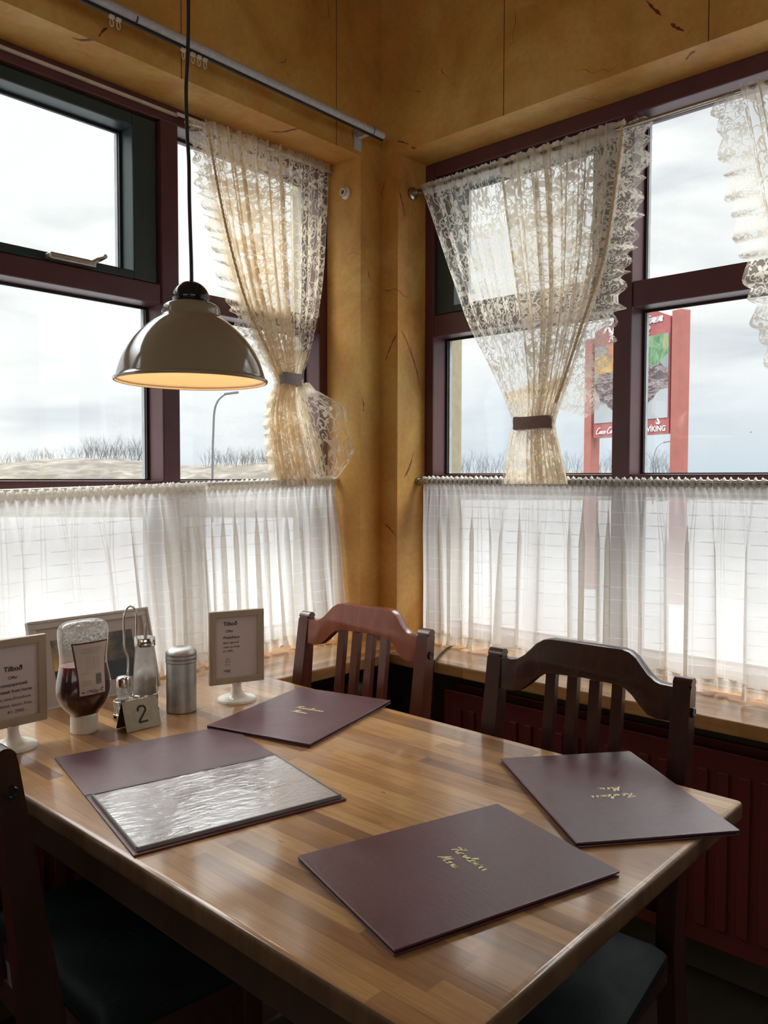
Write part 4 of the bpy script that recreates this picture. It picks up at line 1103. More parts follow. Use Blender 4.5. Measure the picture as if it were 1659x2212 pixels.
# ------------------------------------------------------------ table signs
FW, FH = .132, .172
def sign_stand(name, loc, ang, label, lines, logos):
    """local x = reading direction, -y... face looks along local -y"""
    root = empty(name, loc, ang, label=label, cat='table sign', group='cream offer signs on round feet')
    b = bmesh.new(); lathe(b, dens([(.0, .0), (.0425, .0), (.0445, .002), (.0435, .0055), (.036, .007), (.025, .0095), (.016, .016), (.0115, .026), (.0105, .036), (.013, .043)], 3), 64, cap=False)
    obj('foot', b, M['white_pl'], root, smooth=True)
    z0 = .040
    b = bmesh.new(); bw = .0165
    box(b, -FW / 2, FW / 2, -.006, .006, z0, z0 + bw, .0025); box(b, -FW / 2, FW / 2, -.006, .006, z0 + FH - bw, z0 + FH, .0025)
    box(b, -FW / 2, -FW / 2 + bw, -.0058, .0058, z0 + .006, z0 + FH - .006, .0025); box(b, FW / 2 - bw, FW / 2, -.0058, .0058, z0 + .006, z0 + FH - .006, .0025)
    obj('frame', b, M['taupe'], root)
    b = bmesh.new(); box(b, -FW / 2 + bw - .001, FW / 2 - bw + .001, -.001, .003, z0 + bw - .001, z0 + FH - bw + .001); pp = obj('paper_sheet', b, M['paper'], root)
    b = bmesh.new()
    for txt, x, z, sz, bold in lines:
        t = text_plus(txt, sz, bold); place(t, (x, -.0016, z0 + z), (1, 0, 0), (0, 0, 1)); join(b, t)
    obj('printed_text', b, M['ink'], pp)
    if logos:
        b = bmesh.new()
        for k in range(3):
            a = radians(90 + 120 * k); a2 = radians(210 + 120 * k); c_ = Vector((-.022, -.0017, z0 + .055))
            p = c_ + Vector((.0075 * cos(a), 0, .0075 * sin(a))); q = c_ + Vector((.0075 * cos(a2), 0, .0075 * sin(a2)))
            tube(b, [p.lerp(q, .12), p.lerp(q, .82)], .0005, 4)
        for k in range(4): box(b, -.028 + k * .0035, -.0258 + k * .0035, -.0019, -.0016, z0 + .044, z0 + .0455)
        for (x, z, r_, s) in ((-.024, .031, .0045, 1.8), (-.019, .028, .003, 1.5), (-.0155, .0335, .0018, 1)):
            t = bmesh.new(); bmesh.ops.create_circle(t, cap_ends=True, segments=14, radius=r_); 
            for v in t.verts: v.co = Vector((x + v.co.x * s, -.0017, z0 + z + v.co.y * .55))
            join(b, t)
        obj('printed_logo', b, M['inkgrey'], pp)
    return root
sign_stand('table_sign', (.906, .376, TZ), radians(160), 'cream offer sign for plokkfiskur standing behind the back menu', [
    ('Tilboð', -.032, .137, .0125, .02), ('Offer', -.027, .121, .0088, .008), ('Plokkfiskur', -.032, .106, .0090, .015), ('Með rúgbrauði', -.032, .0945, .0062, .008),
    ('With rye bread', -.032, .0845, .0062, .008), ('Kr.2.490.-', -.032, .075, .0062, .01)], True)
sign_stand('table_sign', (1.4035, .327, TZ), radians(180), 'cream offer sign for hrossapiparsteik at the left edge, nearest the chair', [
    ('Tilboð', -.016, .108, .0135, .02), ('Offer', -.008, .0925, .0085, .006), ('Hrossapiparsteik', -.032, .079, .0090, .01),
    ('Peppersteak from horse', -.047, .066, .0086, .018), ('Salati, sósu,frönskum.', -.038, .052, .0086, 0), ('Salad, sauce, fries.', -.025, .039, .0088, 0), ('Kr. 2950.-', -.010, .026, .0088, 0)], False)

# ------------------------------------------------------------ ketchup bottle
kb = empty('ketchup_bottle', (1.263, .336, TZ), radians(180), label='upside-down squeeze bottle half full of red ketchup with a white cap', cat='bottle')
N = NT('clear_squeeze_plastic')
gls = N.n('ShaderNodeBsdfGlossy', {'Color': (1, 1, 1, 1), 'Roughness': .08})
tr_ = N.n('ShaderNodeBsdfTransparent', {'Color': (.88, .88, .86, 1)})
df = N.n('ShaderNodeBsdfTranslucent', {'Color': (.7, .7, .68, 1)}); df2 = N.n('ShaderNodeBsdfDiffuse', {'Color': (.65, .64, .62, 1)})
dm = N.n('ShaderNodeMixShader', {0: .5, 1: df.outputs[0], 2: df2.outputs[0]})
cz = sep(N, N.coord())[2]
sm = N.noise(N.coord(scale=(1, 1, 1.6)), 90, 5, .7, 1.5)
smear = N.math('MULTIPLY', N.math('GREATER_THAN', sm, .56), N.math('GREATER_THAN', cz, .178))
m1 = N.n('ShaderNodeMixShader', {0: N.math('ADD', N.math('ADD', .03, N.math('MULTIPLY', N.math('GREATER_THAN', cz, .142), .14)), N.math('MULTIPLY', smear, .55)), 1: tr_.outputs[0], 2: dm.outputs[0]})
fz = schlick(N)
m2 = N.n('ShaderNodeMixShader', {0: N.math('MULTIPLY', fz, 1.2, clamp=True), 1: m1.outputs[0], 2: gls.outputs[0]})
M['squeeze'] = N.surf(m2.outputs[0])
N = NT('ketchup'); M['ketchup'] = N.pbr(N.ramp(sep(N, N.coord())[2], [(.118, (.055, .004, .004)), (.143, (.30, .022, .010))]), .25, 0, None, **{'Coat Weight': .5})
BP = [(.034, .026, .022), (.040, .030, .024), (.055, .043, .030), (.075, .0525, .034), (.092, .0550, .035), (.110, .0530, .034), (.125, .0500, .032), (.145, .0470, .030), (.165, .0475, .030), (.185, .0500, .030), (.205, .0515, .029), (.216, .0500, .027), (.224, .0440, .022), (.229, .0320, .014), (.231, .0100, .005)]
def blob(bm, prof, n=56, e=2.6, zmax=None, k=1.0):
    P = catmull([(a, b_, z) for z, a, b_ in prof], 4); rings = []
    for p in P:
        if zmax and p.z > zmax: break
        ring = []
        for i in range(n):
            t = 2 * pi * i / n; cx, sx2 = cos(t), sin(t)
            ring.append(bm.verts.new((p.x * k * math.copysign(abs(cx) ** (2 / e), cx), p.y * k * math.copysign(abs(sx2) ** (2 / e), sx2), p.z)))
        rings.append(ring)
    for a, b_ in zip(rings, rings[1:]):
        for i in range(n): bm.faces.new((a[i], a[(i + 1) % n], b_[(i + 1) % n], b_[i]))
    bm.faces.new(list(reversed(rings[0]))); bm.faces.new(rings[-1]); return bm
obj('bottle_body', blob(bmesh.new(), BP), M['squeeze'], kb, smooth=True, label='clear squeeze bottle body')
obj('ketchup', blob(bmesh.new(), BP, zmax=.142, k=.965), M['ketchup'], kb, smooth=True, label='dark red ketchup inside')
b = bmesh.new(); lathe(b, [(.0, 0), (.0265, 0), (.0275, .002), (.0270, .036), (.0255, .038), (0, .038)], 48, cap=False); obj('cap', b, M['white_pl'], kb); auto_smooth(bpy.data.objects[kb.children[-1].name])
# label sheet follows the front of the bottle (front = local -y)
def label_pt(x, z, off=.0012):
    P = catmull([(a, b_, zz) for zz, a, b_ in BP], 4)
    for p, q in zip(P, P[1:]):
        if p.z <= z <= q.z:
            s = (z - p.z) / max(1e-6, q.z - p.z); a_ = p.x + (q.x - p.x) * s; b_ = p.y + (q.y - p.y) * s; break
    e = 2.6
    return Vector((x, -(b_ * max(0, 1 - abs(x / a_) ** e) ** (1 / e)) - off, z))
def lab(bm, off, grow):
    zs0, zs1 = .083 - grow, .186 + grow
    def f(u, v):
        z = zs0 + (zs1 - zs0) * v; hw_ = .0275 + .0075 * ((v - .12) / .88) ** 2 if v > .12 else .0275
        hw_ = hw_ + grow + (.003 * max(0, v - .5)); x = (-1 + 2 * u) * hw_ + .001
        return label_pt(x, z, off), (u, v)
    return grid(bm, 16, 30, f)
M['labelred'] = plain('dark_red_label_border', (.10, .008, .010), .4)
M['labelpaper'] = plain('cream_label_paper', (.56, .50, .44), .5, var=.04)
lb = obj('label_border', lab(bmesh.new(), .0010, .0028), M['labelred'], kb)
lp = obj('label_sheet', lab(bmesh.new(), .0016, 0), M['labelpaper'], kb)
b = bmesh.new()
def lrow(x0, x1, z, h_=.0007):
    s_ = 6
    for k in range(s_):
        xa = x0 + (x1 - x0) * k / s_; xb_ = x0 + (x1 - x0) * (k + 1) / s_
        vs = [bm_.new(label_pt(xx, zz, .0021)) for xx, zz in ((xa, z), (xb_, z), (xb_, z + h_), (xa, z + h_))]
        b.faces.new(vs)
bm_ = b.verts
for k in range(4): lrow(-.022 + .004 * (k % 2), .024 - .003 * k, .176 - k * .0032)
for k in range(7): lrow(-.010, .016, .158 - k * .0044, .0003)
for x in (-.010, .006, .016): 
    vs = [bm_.new(label_pt(xx, zz, .0021)) for xx, zz in ((x, .1316), (x + .0004, .1316), (x + .0004, .158), (x, .158))]; b.faces.new(vs)
lrow(-.022, -.004, .126); 
for k in range(4): lrow(-.022, -.002 + .001 * (k % 3), .1115 - k * .0028, .0005)
obj('small_print', b, M['inkgrey'], lp)
b = bmesh.new(); bm_ = b.verts; z = .102; rb = random.Random(4)
while z < .124:
    h_ = rb.choice((.0005, .0008, .0012)); lrow(.008, .021, z, h_); z += h_ + rb.choice((.0005, .0008))
obj('barcode', b, M['ink'], lp)
t = text_bm('1960g', .0098, 0); place(t, (-.013, -.036, .0865), (1, 0, 0), (0, 0, 1))
t2 = text_bm('e', .007, 0); place(t2, (.0115, -.036, .087), (1, 0, 0), (0, 0, 1)); join(t, t2)
for v in t.verts: v.co = label_pt(v.co.x, v.co.z, .0022)
obj('weight_print', t, M['ink'], lp)
b = bmesh.new(); tube(b, [(.0215 + .003 * cos(a), 0, .0905 + .003 * sin(a)) for a in [.5 + k * 4.6 / 12 for k in range(13)]], .0007, 5)
for v in b.verts: v.co = label_pt(v.co.x, v.co.z, .0022)
obj('recycling_mark', b, M['ink'], lp)
b = bmesh.new(); tube(b, [(-.023, 0, .0905), (-.019, 0, .0885), (-.015, 0, .0895)], [.0004, .0016, .0004], 5)
for v in b.verts: v.co = label_pt(v.co.x, v.co.z, .0022)
obj('red_emblem', b, M['labelred'], lp)

# ------------------------------------------------------------ condiment caddy, salt, dispenser, cheese shaker, number
N = NT('jar_glass'); g = N.n('ShaderNodeBsdfGlossy', {'Roughness': .03}); t_ = N.n('ShaderNodeBsdfTransparent', {'Color': (.90, .91, .90, 1)})
fz = schlick(N); dd0 = N.n('ShaderNodeBsdfDiffuse', {'Color': (.75, .74, .72, 1)}); dd1 = N.n('ShaderNodeBsdfTranslucent', {'Color': (.80, .79, .77, 1)}); dd_ = N.n('ShaderNodeMixShader', {0: .6, 1: dd0.outputs[0], 2: dd1.outputs[0]})
m0 = N.n('ShaderNodeMixShader', {0: N.math('MULTIPLY', N.noise(N.coord(), 30, 3), .8), 1: t_.outputs[0], 2: dd_.outputs[0]})
m1 = N.n('ShaderNodeMixShader', {0: N.math('MULTIPLY', fz, 1.4, clamp=True), 1: m0.outputs[0], 2: g.outputs[0]}); M['jar'] = N.surf(m1.outputs[0])
M['sugar'] = plain('white_sugar', (.72, .70, .68), .8, scale=120, bump=.3)
M['salt'] = plain('pale_salt', (.42, .42, .42), .8, scale=120)
q = at(313, 1450, 'y', .300); DX, DY = q.x, .300
q = at(267, 1500, 'y', .318); SX_, SY_ = q.x, .318
cd = empty('condiment_caddy', ((DX + SX_) / 2, .305, TZ), label='chrome wire caddy with tall looped handle holding shaker and dispenser', cat='caddy')
b = bmesh.new(); mx, my = (DX + SX_) / 2 + .002, .300
q = at(277, 1400, 'y', .290); hx = q.x
hz = 1.0 - .012
tube(b, catmull([(hx + .001, .285, TZ + .012), (hx, .285, TZ + .07), (hx - .002, .285, TZ + .12), (hx + .006, .285, TZ + .145), (hx + .007, .285, TZ + .19), (hx + .006, .285, TZ + .218), (hx - .002, .285, TZ + .234), (hx - .012, .285, TZ + .236), (hx - .0215, .285, TZ + .226), (hx - .0235, .285, TZ + .205), (hx - .023, .285, TZ + .165), (hx - .022, .283, TZ + .13)], 6), .0024, 8)
obj('handle', b, M['chrome'], cd, smooth=True)
b = bmesh.new()
for cx, cy, r_ in ((DX, DY, .0285), (SX_, SY_, .0205)):
    for zz in (.012, .040):
        tube(b, [(cx + r_ * cos(a), cy + r_ * sin(a), TZ + zz) for a in [k * 2 * pi / 28 for k in range(29)]], .0018, 6)
    for a in (.6, 2.2, 3.9, 5.3): tube(b, [(cx + r_ * cos(a), cy + r_ * sin(a), TZ + .003), (cx + r_ * cos(a), cy + r_ * sin(a), TZ + .040)], .0018, 6)
    tube(b, [(cx - r_, cy, TZ + .012), (cx + r_, cy, TZ + .012)], .0018, 6); tube(b, [(cx, cy - r_, TZ + .012), (cx, cy + r_, TZ + .012)], .0018, 6)
obj('wire_rack', b, M['chrome'], cd, smooth=True)
for cx, cy, r_ in ((DX, DY, .0285), (SX_, SY_, .0205)):
    for a in (.6, 2.2, 3.9, 5.3):
        b = bmesh.new(); lathe(b, [(.0035, 0), (.0035, .008)], 10, c=(cx + r_ * cos(a), cy + r_ * sin(a), TZ)); obj('rubber_foot', b, M['black'], cd)
shift_children(cd)
ss = empty('salt_shaker', (SX_, SY_, TZ + .014), label='small faceted glass salt shaker with domed chrome top', cat='shaker')
b = bmesh.new(); lathe(b, dens([(0, .0), (.0155, .0), (.0160, .004), (.0150, .020), (.0140, .032), (.0155, .042), (.0160, .050), (.0150, .056), (.0130, .060)], 2), 10, cap=False); obj('glass_body', b, M['jar'], ss)
b = bmesh.new(); lathe(b, [(.0, .002), (.0138, .002), (.0130, .030), (0, .030)], 10, cap=False); obj('salt', b, M['salt'], ss)
b = bmesh.new(); lathe(b, dens([(.0150, .056), (.0158, .058), (.0158, .070), (.0150, .075), (.0110, .079), (0, .0805)], 3), 40, cap=False); obj('chrome_top', b, M['chrome'], ss, smooth=True)
sd = empty('sugar_dispenser', (DX, DY, TZ + .014), label='tall glass sugar dispenser with steel lid and pouring spout', cat='dispenser')
b = bmesh.new(); lathe(b, dens([(0, 0), (.0255, 0), (.0265, .004), (.0262, .030), (.0250, .070), (.0225, .105), (.0212, .125), (.0210, .134)], 3), 40, cap=False); obj('glass_body', b, M['jar'], sd, smooth=True)
b = bmesh.new(); lathe(b, [(0, .003), (.0235, .003), (.0240, .040), (.0235, .066), (.014, .078), (0, .084)], 32, cap=False); obj('sugar', b, M['sugar'], sd, smooth=True)
b = bmesh.new(); lathe(b, [(0, .133), (.0232, .133), (.0238, .135), (.0238, .149), (.0225, .152), (0, .153)], 40, cap=False); o = obj('lid', b, M['chrome'], sd); auto_smooth(o)
b = bmesh.new(); tube(b, [(-.002, 0, .150), (-.003, 0, .172), (-.004, .000, .184)], [.0042, .0040, .0030], 14, cap=False); obj('spout', b, M['metal'], sd, smooth=True)
cs = empty('cheese_shaker', (1.0445, .357, TZ), label='dented aluminium cheese shaker with perforated domed lid', cat='shaker')
b = bmesh.new(); lathe(b, [(0, 0), (.0315, 0), (.0330, .002), (.0328, .112), (.0320, .114), (0, .114)], 56, cap=False); o = obj('body', b, M['alu'], cs); auto_smooth(o)
b = bmesh.new(); lathe(b, dens([(.0325, .110), (.0338, .111), (.0342, .114), (.0334, .117), (.0342, .120), (.0342, .123), (.0334, .126), (.0340, .129), (.0335, .133), (.0290, .139), (.0180, .1435), (0, .145)], 3), 56, cap=False)
o = obj('lid', b, M['alu'], cs, smooth=True)
b = bmesh.new()
for i in range(-6, 7):
    for j in range(-6, 7):
        x, y = i * .0036, j * .0036; rr = sqrt(x * x + y * y)
        if rr < .0235:
            z = .145 - (rr / .0335) ** 2 * .0085
            lathe(b, [(.0011, z - .0004), (.0008, z + .0009), (0, z + .0010)], 6, c=(x, y, 0), cap=False)
obj('perforations', b, M['metal'], o)
tn = empty('table_number', (1.173, .395, TZ), radians(180), label='small folded steel tent plate cut with the number 2', cat='table number')
# front plate with a stencilled "2": built as a plate with the digit standing proud in dark
M['tent'] = plain('bronzed_steel_plate', (.36, .30, .22), .34, 1, scale=60)
def plate(sgn, nm):
    bm = bmesh.new(); box(bm, -.040, .040, -.0008, .0008, 0, .0615, .0006)
    Mt = Matrix.Translation((0, -sgn * .0215, .0008)) @ Matrix.Rotation(-sgn * radians(19), 4, 'X')
    bmesh.ops.transform(bm, matrix=Mt, verts=bm.verts[:]); return obj(nm, bm, M['tent'], tn), Mt
pf, Mt = plate(1, 'front_plate'); pb_, _ = plate(-1, 'back_plate')
b = bmesh.new(); tube(b, [(-.040, 0, .0590), (.040, 0, .0590)], .0020, 10); obj('fold', b, M['tent'], tn, smooth=True)
b = bmesh.new()
seg = [(-.008, .0385), (-.008, .0430), (-.004, .0470), (.005, .0470), (.009, .0430), (.009, .0370), (-.008, .0180), (-.008, .0150), (.010, .0150)]
for (x0, z0), (x1, z1) in zip(seg, seg[1:]):
    d = Vector((x1 - x0, 0, z1 - z0)); n_ = Vector((-d.z, 0, d.x)).normalized() * .0021; e_ = d.normalized() * .0012
    P0 = Vector((x0, -.00115, z0)) - e_; P1 = Vector((x1, -.00115, z1)) + e_
    b.faces.new([b.verts.new(p) for p in (P0 + n_, P0 - n_, P1 - n_, P1 + n_)])
bmesh.ops.transform(b, matrix=Mt, verts=b.verts[:])
obj('numeral_cutout', b, M['gasket'], pf, label='dark cut-out numeral 2')

# ------------------------------------------------------------ picture frame leaning on the sill
pf_ = empty('picture_frame', (1.075, .070, ZS), label='white framed sunset photograph leaning on the left sill behind the ketchup', cat='picture frame')
PW, PH = .318, .224
lean = radians(17)
def pfb(x0, x1, y0, y1, z0, z1, bev=0, bm=None): return box(bm if bm is not None else bmesh.new(), x0, x1, y0, y1, z0, z1, bev)
Ml = Matrix.Rotation(lean, 4, 'X')
M['pframe'] = plain('white_grey_moulding', (.52, .50, .47), .4, var=.03)
M['matt'] = plain('pale_lilac_mat', (.46, .41, .40), .7, var=.02)
b = bmesh.new(); fwd = .020
for k in ((-PW / 2, PW / 2, 0, fwd), (-PW / 2, PW / 2, PH - fwd, PH), (-PW / 2, -PW / 2 + fwd, fwd, PH - fwd), (PW / 2 - fwd, PW / 2, fwd, PH - fwd)):
    box(b, k[0], k[1], -.014, .0, k[2], k[3], .002)
for k in ((-PW / 2, PW / 2, 0, .006), (-PW / 2, PW / 2, PH - .006, PH), (-PW / 2, -PW / 2 + .006, .006, PH - .006), (PW / 2 - .006, PW / 2, .006, PH - .006)):
    box(b, k[0], k[1], 0, .004, k[2], k[3], .0015)
bmesh.ops.transform(b, matrix=Ml, verts=b.verts[:]); obj('moulding', b, M['pframe'], pf_)
b = bmesh.new(); box(b, -PW / 2 + fwd - .001, PW / 2 - fwd + .001, -.011, -.007, fwd - .001, PH - fwd + .001); bmesh.ops.transform(b, matrix=Ml, verts=b.verts[:]); obj('mat_board', b, M['matt'], pf_)
N = NT('sunset_photograph'); cx_, cy_, cz_ = sep(N, N.coord())
cl = N.noise(N.coord(scale=(1, 1, 2.2)), 16, 6, .65, .6)
skyc = N.ramp(cl, [(.35, (.05, .07, .11)), (.5, (.16, .15, .15)), (.62, (.45, .30, .14))])
glow = N.math('MULTIPLY', N.n('ShaderNodeMapRange', {0: cz_, 1: .15, 2: .095, 3: 0.0, 4: 1.0}).outputs[0], N.n('ShaderNodeMapRange', {0: cx_, 1: -.02, 2: .10, 3: 0.0, 4: 1.0}).outputs[0])
c1 = N.mix(glow, skyc, (.75, .48, .16))
land = N.math('LESS_THAN', cz_, N.math('ADD', .090, N.math('MULTIPLY', N.noise(N.coord(), 25, 3), .012)))
c1 = N.mix(land, c1, N.ramp(N.noise(N.coord(), 30, 5), [(.3, (.012, .014, .016)), (.7, (.03, .035, .04))]))
c1 = N.mix(N.n('ShaderNodeMapRange', {0: cx_, 1: .0, 2: -.06, 3: 0.0, 4: .8}).outputs[0], c1, (.035, .045, .055))
M['photo'] = N.pbr(c1, .35)
b = bmesh.new(); box(b, -PW / 2 + .052, PW / 2 - .052, -.0070, -.0062, .055, PH - .050); bmesh.ops.transform(b, matrix=Ml, verts=b.verts[:]); obj('photograph', b, M['photo'], pf_)
b = bmesh.new(); box(b, -.02, .02, -.060, -.056, .004, PH * .62); bmesh.ops.transform(b, matrix=Matrix.Rotation(radians(-3), 4, 'X'), verts=b.verts[:]); obj('stand_leg', b, M['gasket'], pf_)

# ------------------------------------------------------------ outside
N = NT('pale_winter_ground'); c = N.coord()
M['ground'] = N.pbr(N.ramp(N.noise(c, .35, 6, .6), [(.35, (.105, .105, .11)), (.6, (.135, .135, .14))]), .9)
o = obj('ground', B(-400, 400, -400, 400, -.75, -.6), M['ground']); o['kind'] = 'structure'
N = NT('dry_winter_grass'); c = N.coord()
M['hill'] = N.pbr(N.ramp(N.noise(N.coord(scale=(1, 1, 4)), .6, 8, .7), [(.38, (.017, .013, .009)), (.52, (.042, .033, .022)), (.66, (.085, .074, .062))]), .95)
M['twig'] = plain('bare_twigs', (.045, .038, .032), .9, scale=2)
M['twig_d'] = plain('grey_bare_twigs', (.06, .058, .059), .9, scale=2)
def hill(pts, dist, depth, name, label, zb=-.6, seed=1):
    """ridge: list of (px, py_top) as surveyed; a rounded ridge solid at distance dist"""
    nz1 = smooth_noise(seed); cols = []
    bm = bmesh.new(); N_ = 70
    xs = [p[0] for p in pts]
    for i in range(N_ + 1):
        px = xs[0] + (xs[-1] - xs[0]) * i / N_
        for (xa, ya), (xb_, yb_) in zip(pts, pts[1:]):
            if xa <= px <= xb_: py = ya + (yb_ - ya) * (px - xa) / (xb_ - xa); break
        top = away(px, py, dist); g = F_.copy(); g.z = 0; g.normalize()
        h = top.z - zb + nz1(i * .9) * .12
        col = []
        for j in range(13):
            t = j / 12; d = (t - .5) * 2 * depth
            zz = zb + h * max(0, cos(pi * (t - .5))) ** .9 - .05
            p = top + g * d; col.append(bm.verts.new((p.x, p.y, zz)))
        cols.append(col)
    for a, b_ in zip(cols, cols[1:]):
        for j in range(12): f = bm.faces.new((a[j], b_[j], b_[j + 1], a[j + 1])); f.smooth = True
    o = obj(name, bm, M['hill']); return tag(o, label, kind='structure')
hill([(-260, 1016), (0, 1003), (60, 996), (140, 990), (220, 986), (300, 994), (345, 1000), (420, 1004), (500, 1002), (620, 992), (760, 990)], 62, 14, 'grassy_hill', 'dry grassy hill rising beyond the left window', seed=4)
hill([(-300, 1024), (0, 1016), (150, 1012), (330, 1022), (520, 1018), (700, 1022)], 44, 6, 'grass_bank', 'pale dry grass bank in front of the hill', seed=9)
hill([(820, 1022), (1000, 1019), (1250, 1018), (1460, 1022), (1560, 1026), (1760, 1027)], 85, 14, 'grass_bank', 'low distant bank seen through the right window', seed=12)
def shrub_bm(seed, h, n=34, spread=.5, r0=.028):
    rnd = random.Random(seed); bm = bmesh.new()
    def br(p, d, ln, r, lev):
        pts = [p]; q = p.copy(); dd = d.copy()
        for k in range(3):
            dd = (dd + Vector((rnd.uniform(-.2, .2), rnd.uniform(-.2, .2), rnd.uniform(0, .15)))).normalized(); q = q + dd * ln / 3; pts.append(q.copy())
        tube(bm, pts, [r, r * .8, r * .6, r * .35], 3, cap=False)
        if lev > 0:
            for _ in range(3 if lev > 1 else 4):
                s = rnd.choice(pts[1:]); br(s, (dd + Vector((rnd.uniform(-.8, .8), rnd.uniform(-.8, .8), rnd.uniform(.1, .7)))).normalized(), ln * rnd.uniform(.4, .65), r * .5, lev - 1)
    for _ in range(n):
        a = rnd.uniform(0, 2 * pi); br(Vector((rnd.uniform(-spread, spread), rnd.uniform(-spread, spread), -.1)), Vector((cos(a) * .35, sin(a) * .35, 1)).normalized(), h * rnd.uniform(.55, .8), r0, 2)
    return bm
protos = [obj('bare_shrub', shrub_bm(11 + k, 1.5, 15, .9, .014), M['twig']) for k in range(3)]
protos2 = [obj('bare_tree', shrub_bm(31 + k, 2.3, 12, 1.0, .018), M['twig_d']) for k in range(3)]
rs = random.Random(12); used = set()
def put(proto_list, i, px, py_base, dist, sc, label, cat, grp):
    p = proto_list[i % len(proto_list)]
    o = p if p.name not in used else p.copy()
    if o is not p: COL.objects.link(o)
    used.add(p.name)
    q = away(px, py_base, dist); o.location = q; o.rotation_euler = (0, 0, rs.uniform(0, 6.28)); o.scale = (sc, sc, sc)
    tag(o, label, cat, grp)
xs = [5, 28, 50, 75, 98, 118, 150, 175, 200, 212, 228, 240, 252, 270, 290, 305, 318, 332]
for i, px in enumerate(xs):
    big = px in (212, 240, 270, 290, 200, 305)
    put(protos, i, px, 1004 if px < 60 else (996 if px < 130 else 992), 60 + 2.5 * (i % 3), 1.05 if big else .62, 'bare leafless shrub growing on the grassy hill left of the mullion', 'shrub', 'bare shrubs on the hill')
for i, px in enumerate([462, 476, 490, 505, 520, 532, 546, 560, 574, 588]):
    put(protos, i + 1, px, 1006, 58 + 3 * (i % 3), .78, 'bare brown shrub on the bank behind the street lamp', 'shrub', 'bare shrubs behind the street lamp')
for i, px in enumerate([962, 982, 1002, 1020, 1036, 1052, 1070, 1088, 1222, 1240, 1256, 1304, 1318, 1332]):
    put(protos2, i, px, 1026, 72 + 4 * (i % 3), .78 if i % 3 else .95, 'bare grey tree on the skyline seen below the right lace curtain', 'tree', 'bare trees on the right skyline')
for i, px in enumerate([1396, 1408, 1420, 1432, 1444]):
    put(protos2, i + 2, px, 1028, 62 + 4 * (i % 3), .95 if i == 1 else .75, 'bare tree on the skyline between mullion and red sign post', 'tree', 'bare trees beside the red post')
# street lamps
M['pole'] = plain('galvanised_pole', (.10, .10, .105), .5, .6)
def street_lamp(base, path, dist, r, label):
    root = empty('street_lamp', away(base[0], base[1], dist), label=label, cat='street lamp')
    b0 = root.location.copy(); b0.z = -.6; root.location = b0
    P = catmull([b0] + [away(px, py, dist) for px, py in path], 6)
    bm = bmesh.new(); tube(bm, P, r, 8); obj('pole', bm, M['pole'], root, smooth=True)
    e = away(path[-1][0], path[-1][1], dist); bm = bmesh.new()
    bm2 = box(bm, -.30, .30, -.10, .10, -.05, .05, .03); ang = atan2(R_.y, R_.x)
    bmesh.ops.transform(bm, matrix=Matrix.Translation(e) @ Matrix.Rotation(ang, 4, 'Z') @ Matrix.Rotation(radians(-8), 4, 'Y'), verts=bm.verts[:])
    obj('lamp_head', bm, M['pole'], root)
    shift_children(root); return root
street_lamp((459, 1030), [(459, 1000), (461, 930), (463, 890), (470, 867), (484, 853), (500, 849)], 34, .045, 'tall curved street lamp outside the left window below the pendant shade')
street_lamp((1411, 1030), [(1411, 1000), (1413, 985), (1418, 968), (1428, 958), (1442, 954)], 60, .035, 'small distant street lamp between the mullion and the red sign post')

# roadside sign
sr = away(1457, 1034, 12.0); sl_ = away(1276, 1034, 13.6)
sr = Vector((sr.x, sr.y, 0)); sl_ = Vector((sl_.x, sl_.y, 0))
sd_ = (sr - sl_).normalized(); SW = (sr - sl_).length
sg = empty('roadside_sign', (sl_.x, sl_.y, -.6), atan2(sd_.y, sd_.x), label='red restaurant sign board with food picture between two red posts outside', cat='sign')
M['signred'] = plain('faded_red_sign_paint', (.19, .042, .040), .5, var=.08, scale=4)
M['postred'] = plain('red_post_paint', (.19, .055, .044), .6, var=.1, scale=5)
M['postlight'] = plain('pale_red_side_paint', (.70, .36, .34), .6, var=.06)
M['signwhite'] = plain('white_lettering', (.36, .35, .35), .5, var=.02)
zr_ = lambda py, d: (CAM.z + (1034 - py) / FPX * d) + .6
pt = zr_(672, 12.0)
for x, nm in ((-.03, 'post'), (SW + .04, 'post')):
    bm = bmesh.new(); box(bm, x - .085, x + .085, -.06, .14, 0, pt if x > 1 else pt - .15, .01); obj(nm, bm, M['postred'], sg)
zb_, zt1, zh = zr_(936, 12.2), zr_(700, 12.2), zr_(664, 12.4)
zfood0, zfood1 = zr_(902, 12.2), zr_(722, 12.2)
bm = prism(bmesh.new(), [(.10, zb_), (SW - .09, zb_), (SW - .09, zt1 + .09), (SW / 2 + .12, zh + .10), (.10, zt1 + .09)], .14); 
for v in bm.verts: v.co.y -= .04
board = obj('sign_board', bm, M['signred'], sg)
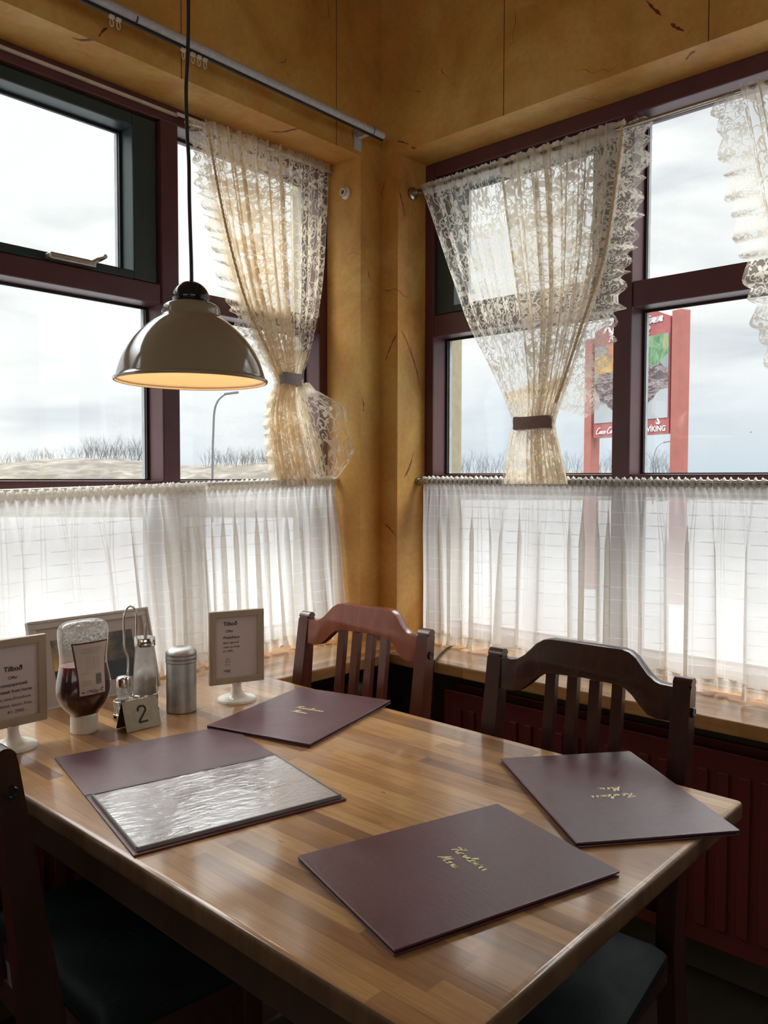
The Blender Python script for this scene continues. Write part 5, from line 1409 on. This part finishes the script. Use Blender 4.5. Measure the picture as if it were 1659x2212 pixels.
# which way faces the restaurant: front is the side toward the camera
nloc = (Matrix.Rotation(-sg.rotation_euler.z, 4, 'Z') @ (CAM - Vector((sl_.x, sl_.y, CAM.z)))).y
fs = -1 if nloc < 0 else 1
fy = -.04 - .004 if fs < 0 else .10 + .004
bm = bmesh.new(); box(bm, .12, SW - .11, min(fy, fy + fs * .006), max(fy, fy + fs * .006), zfood0, zfood1)
N = NT('food_photo'); c = N.coord(); x_, y_, z_ = sep(N, c)
n1 = N.noise(N.coord(scale=(1, 1, 3), rot=(0, .3, 0)), 5, 7, .7, 1.2)
bgc = N.mix(N.math('LESS_THAN', z_, zfood0 + .30), (.42, .47, .50), (.62, .66, .70))
meat = N.ramp(n1, [(.38, (.07, .045, .05)), (.5, (.20, .12, .12)), (.56, (.62, .56, .60)), (.62, (.24, .13, .11))])
def ell(cx, cz, rx, rz):
    a = N.math('DIVIDE', N.math('SUBTRACT', x_, cx), rx); b_ = N.math('DIVIDE', N.math('SUBTRACT', z_, cz), rz)
    r = N.math('ADD', N.math('MULTIPLY', a, a), N.math('MULTIPLY', b_, b_))
    return N.math('LESS_THAN', N.math('ADD', r, N.math('MULTIPLY', N.noise(c, 6, 4), .9)), 1.45)
zc = (zfood0 + zfood1) / 2
col = N.mix(ell(SW * .5, zc - .05, SW * .44, .42), bgc, meat)
col = N.mix(ell(SW * .20, zc + .33, .40, .16), col, N.ramp(N.noise(c, 12, 3), [(.4, (.75, .36, .08)), (.6, (.90, .62, .22))]))
col = N.mix(ell(SW * .34, zc + .52, .26, .14), col, (.80, .30, .14))
gr = ell(SW * .76, zc + .45, .36, .26)
col = N.mix(gr, col, N.ramp(N.noise(N.coord(scale=(2.5, 1, 1), rot=(0, .8, 0)), 5, 4, .6, 1), [(.38, (.10, .28, .10)), (.55, (.28, .58, .28)), (.66, (.75, .45, .28))]))
col = N.mix(ell(SW * .90, zc - .42, .26, .22), col, (.72, .76, .80))
col = N.mix(1.0, col, (.30, .30, .30), 'MULTIPLY')
M['food'] = N.pbr(col, .5)
obj('food_picture', bm, M['food'], board)
sgn = 1 if fs < 0 else -1
def on_board(bm, x, z):
    # text reads left to right as seen from the restaurant
    place(bm, (x, fy + fs * .008, z), (sgn, 0, 0), (0, 0, 1)); return bm
xc = lambda t: (SW * t if sgn > 0 else SW * (1 - t))
b, wd = script_bm('Kanslarinn', .140, .20, .25, 1.6); on_board(b, xc(.17), zfood1 + .19)
for v in b.verts: v.co.x = v.co.x
obj('lettering', b, M['signwhite'], board)
b, wd = script_bm('Restaurant', .11, .17, .25, 1.4); on_board(b, xc(.24), zfood1 + .035); obj('lettering', b, M['signwhite'], board)
b, wd = script_bm('Coca-Cola', .075, .19, .3, 1.15); on_board(b, xc(.09), zb_ + .06); obj('lettering', b, M['signwhite'], board)
t = text_bm('VÍKING', .115, .03); on_board(t, xc(.715), zb_ + .045); obj('lettering', t, M['signwhite'], board)
b = bmesh.new()
hx0 = 0
pts = [(-.085, .03), (-.05, -.03), (.03, -.04), (.085, .02), (.03, .0), (-.03, .0)]
b.faces.new([b.verts.new((x, z, 0)) for x, z in pts]); b.faces.new([b.verts.new((x, z, 0)) for x, z in ((-.045, .10), (-.01, .01), (.04, .01), (.035, .05), (.0, .085))])
bmesh.ops.scale(b, vec=(.7, .7, .7), verts=b.verts[:]); on_board(b, xc(.84), zb_ + .175); obj('ship_emblem', b, M['signwhite'], board)
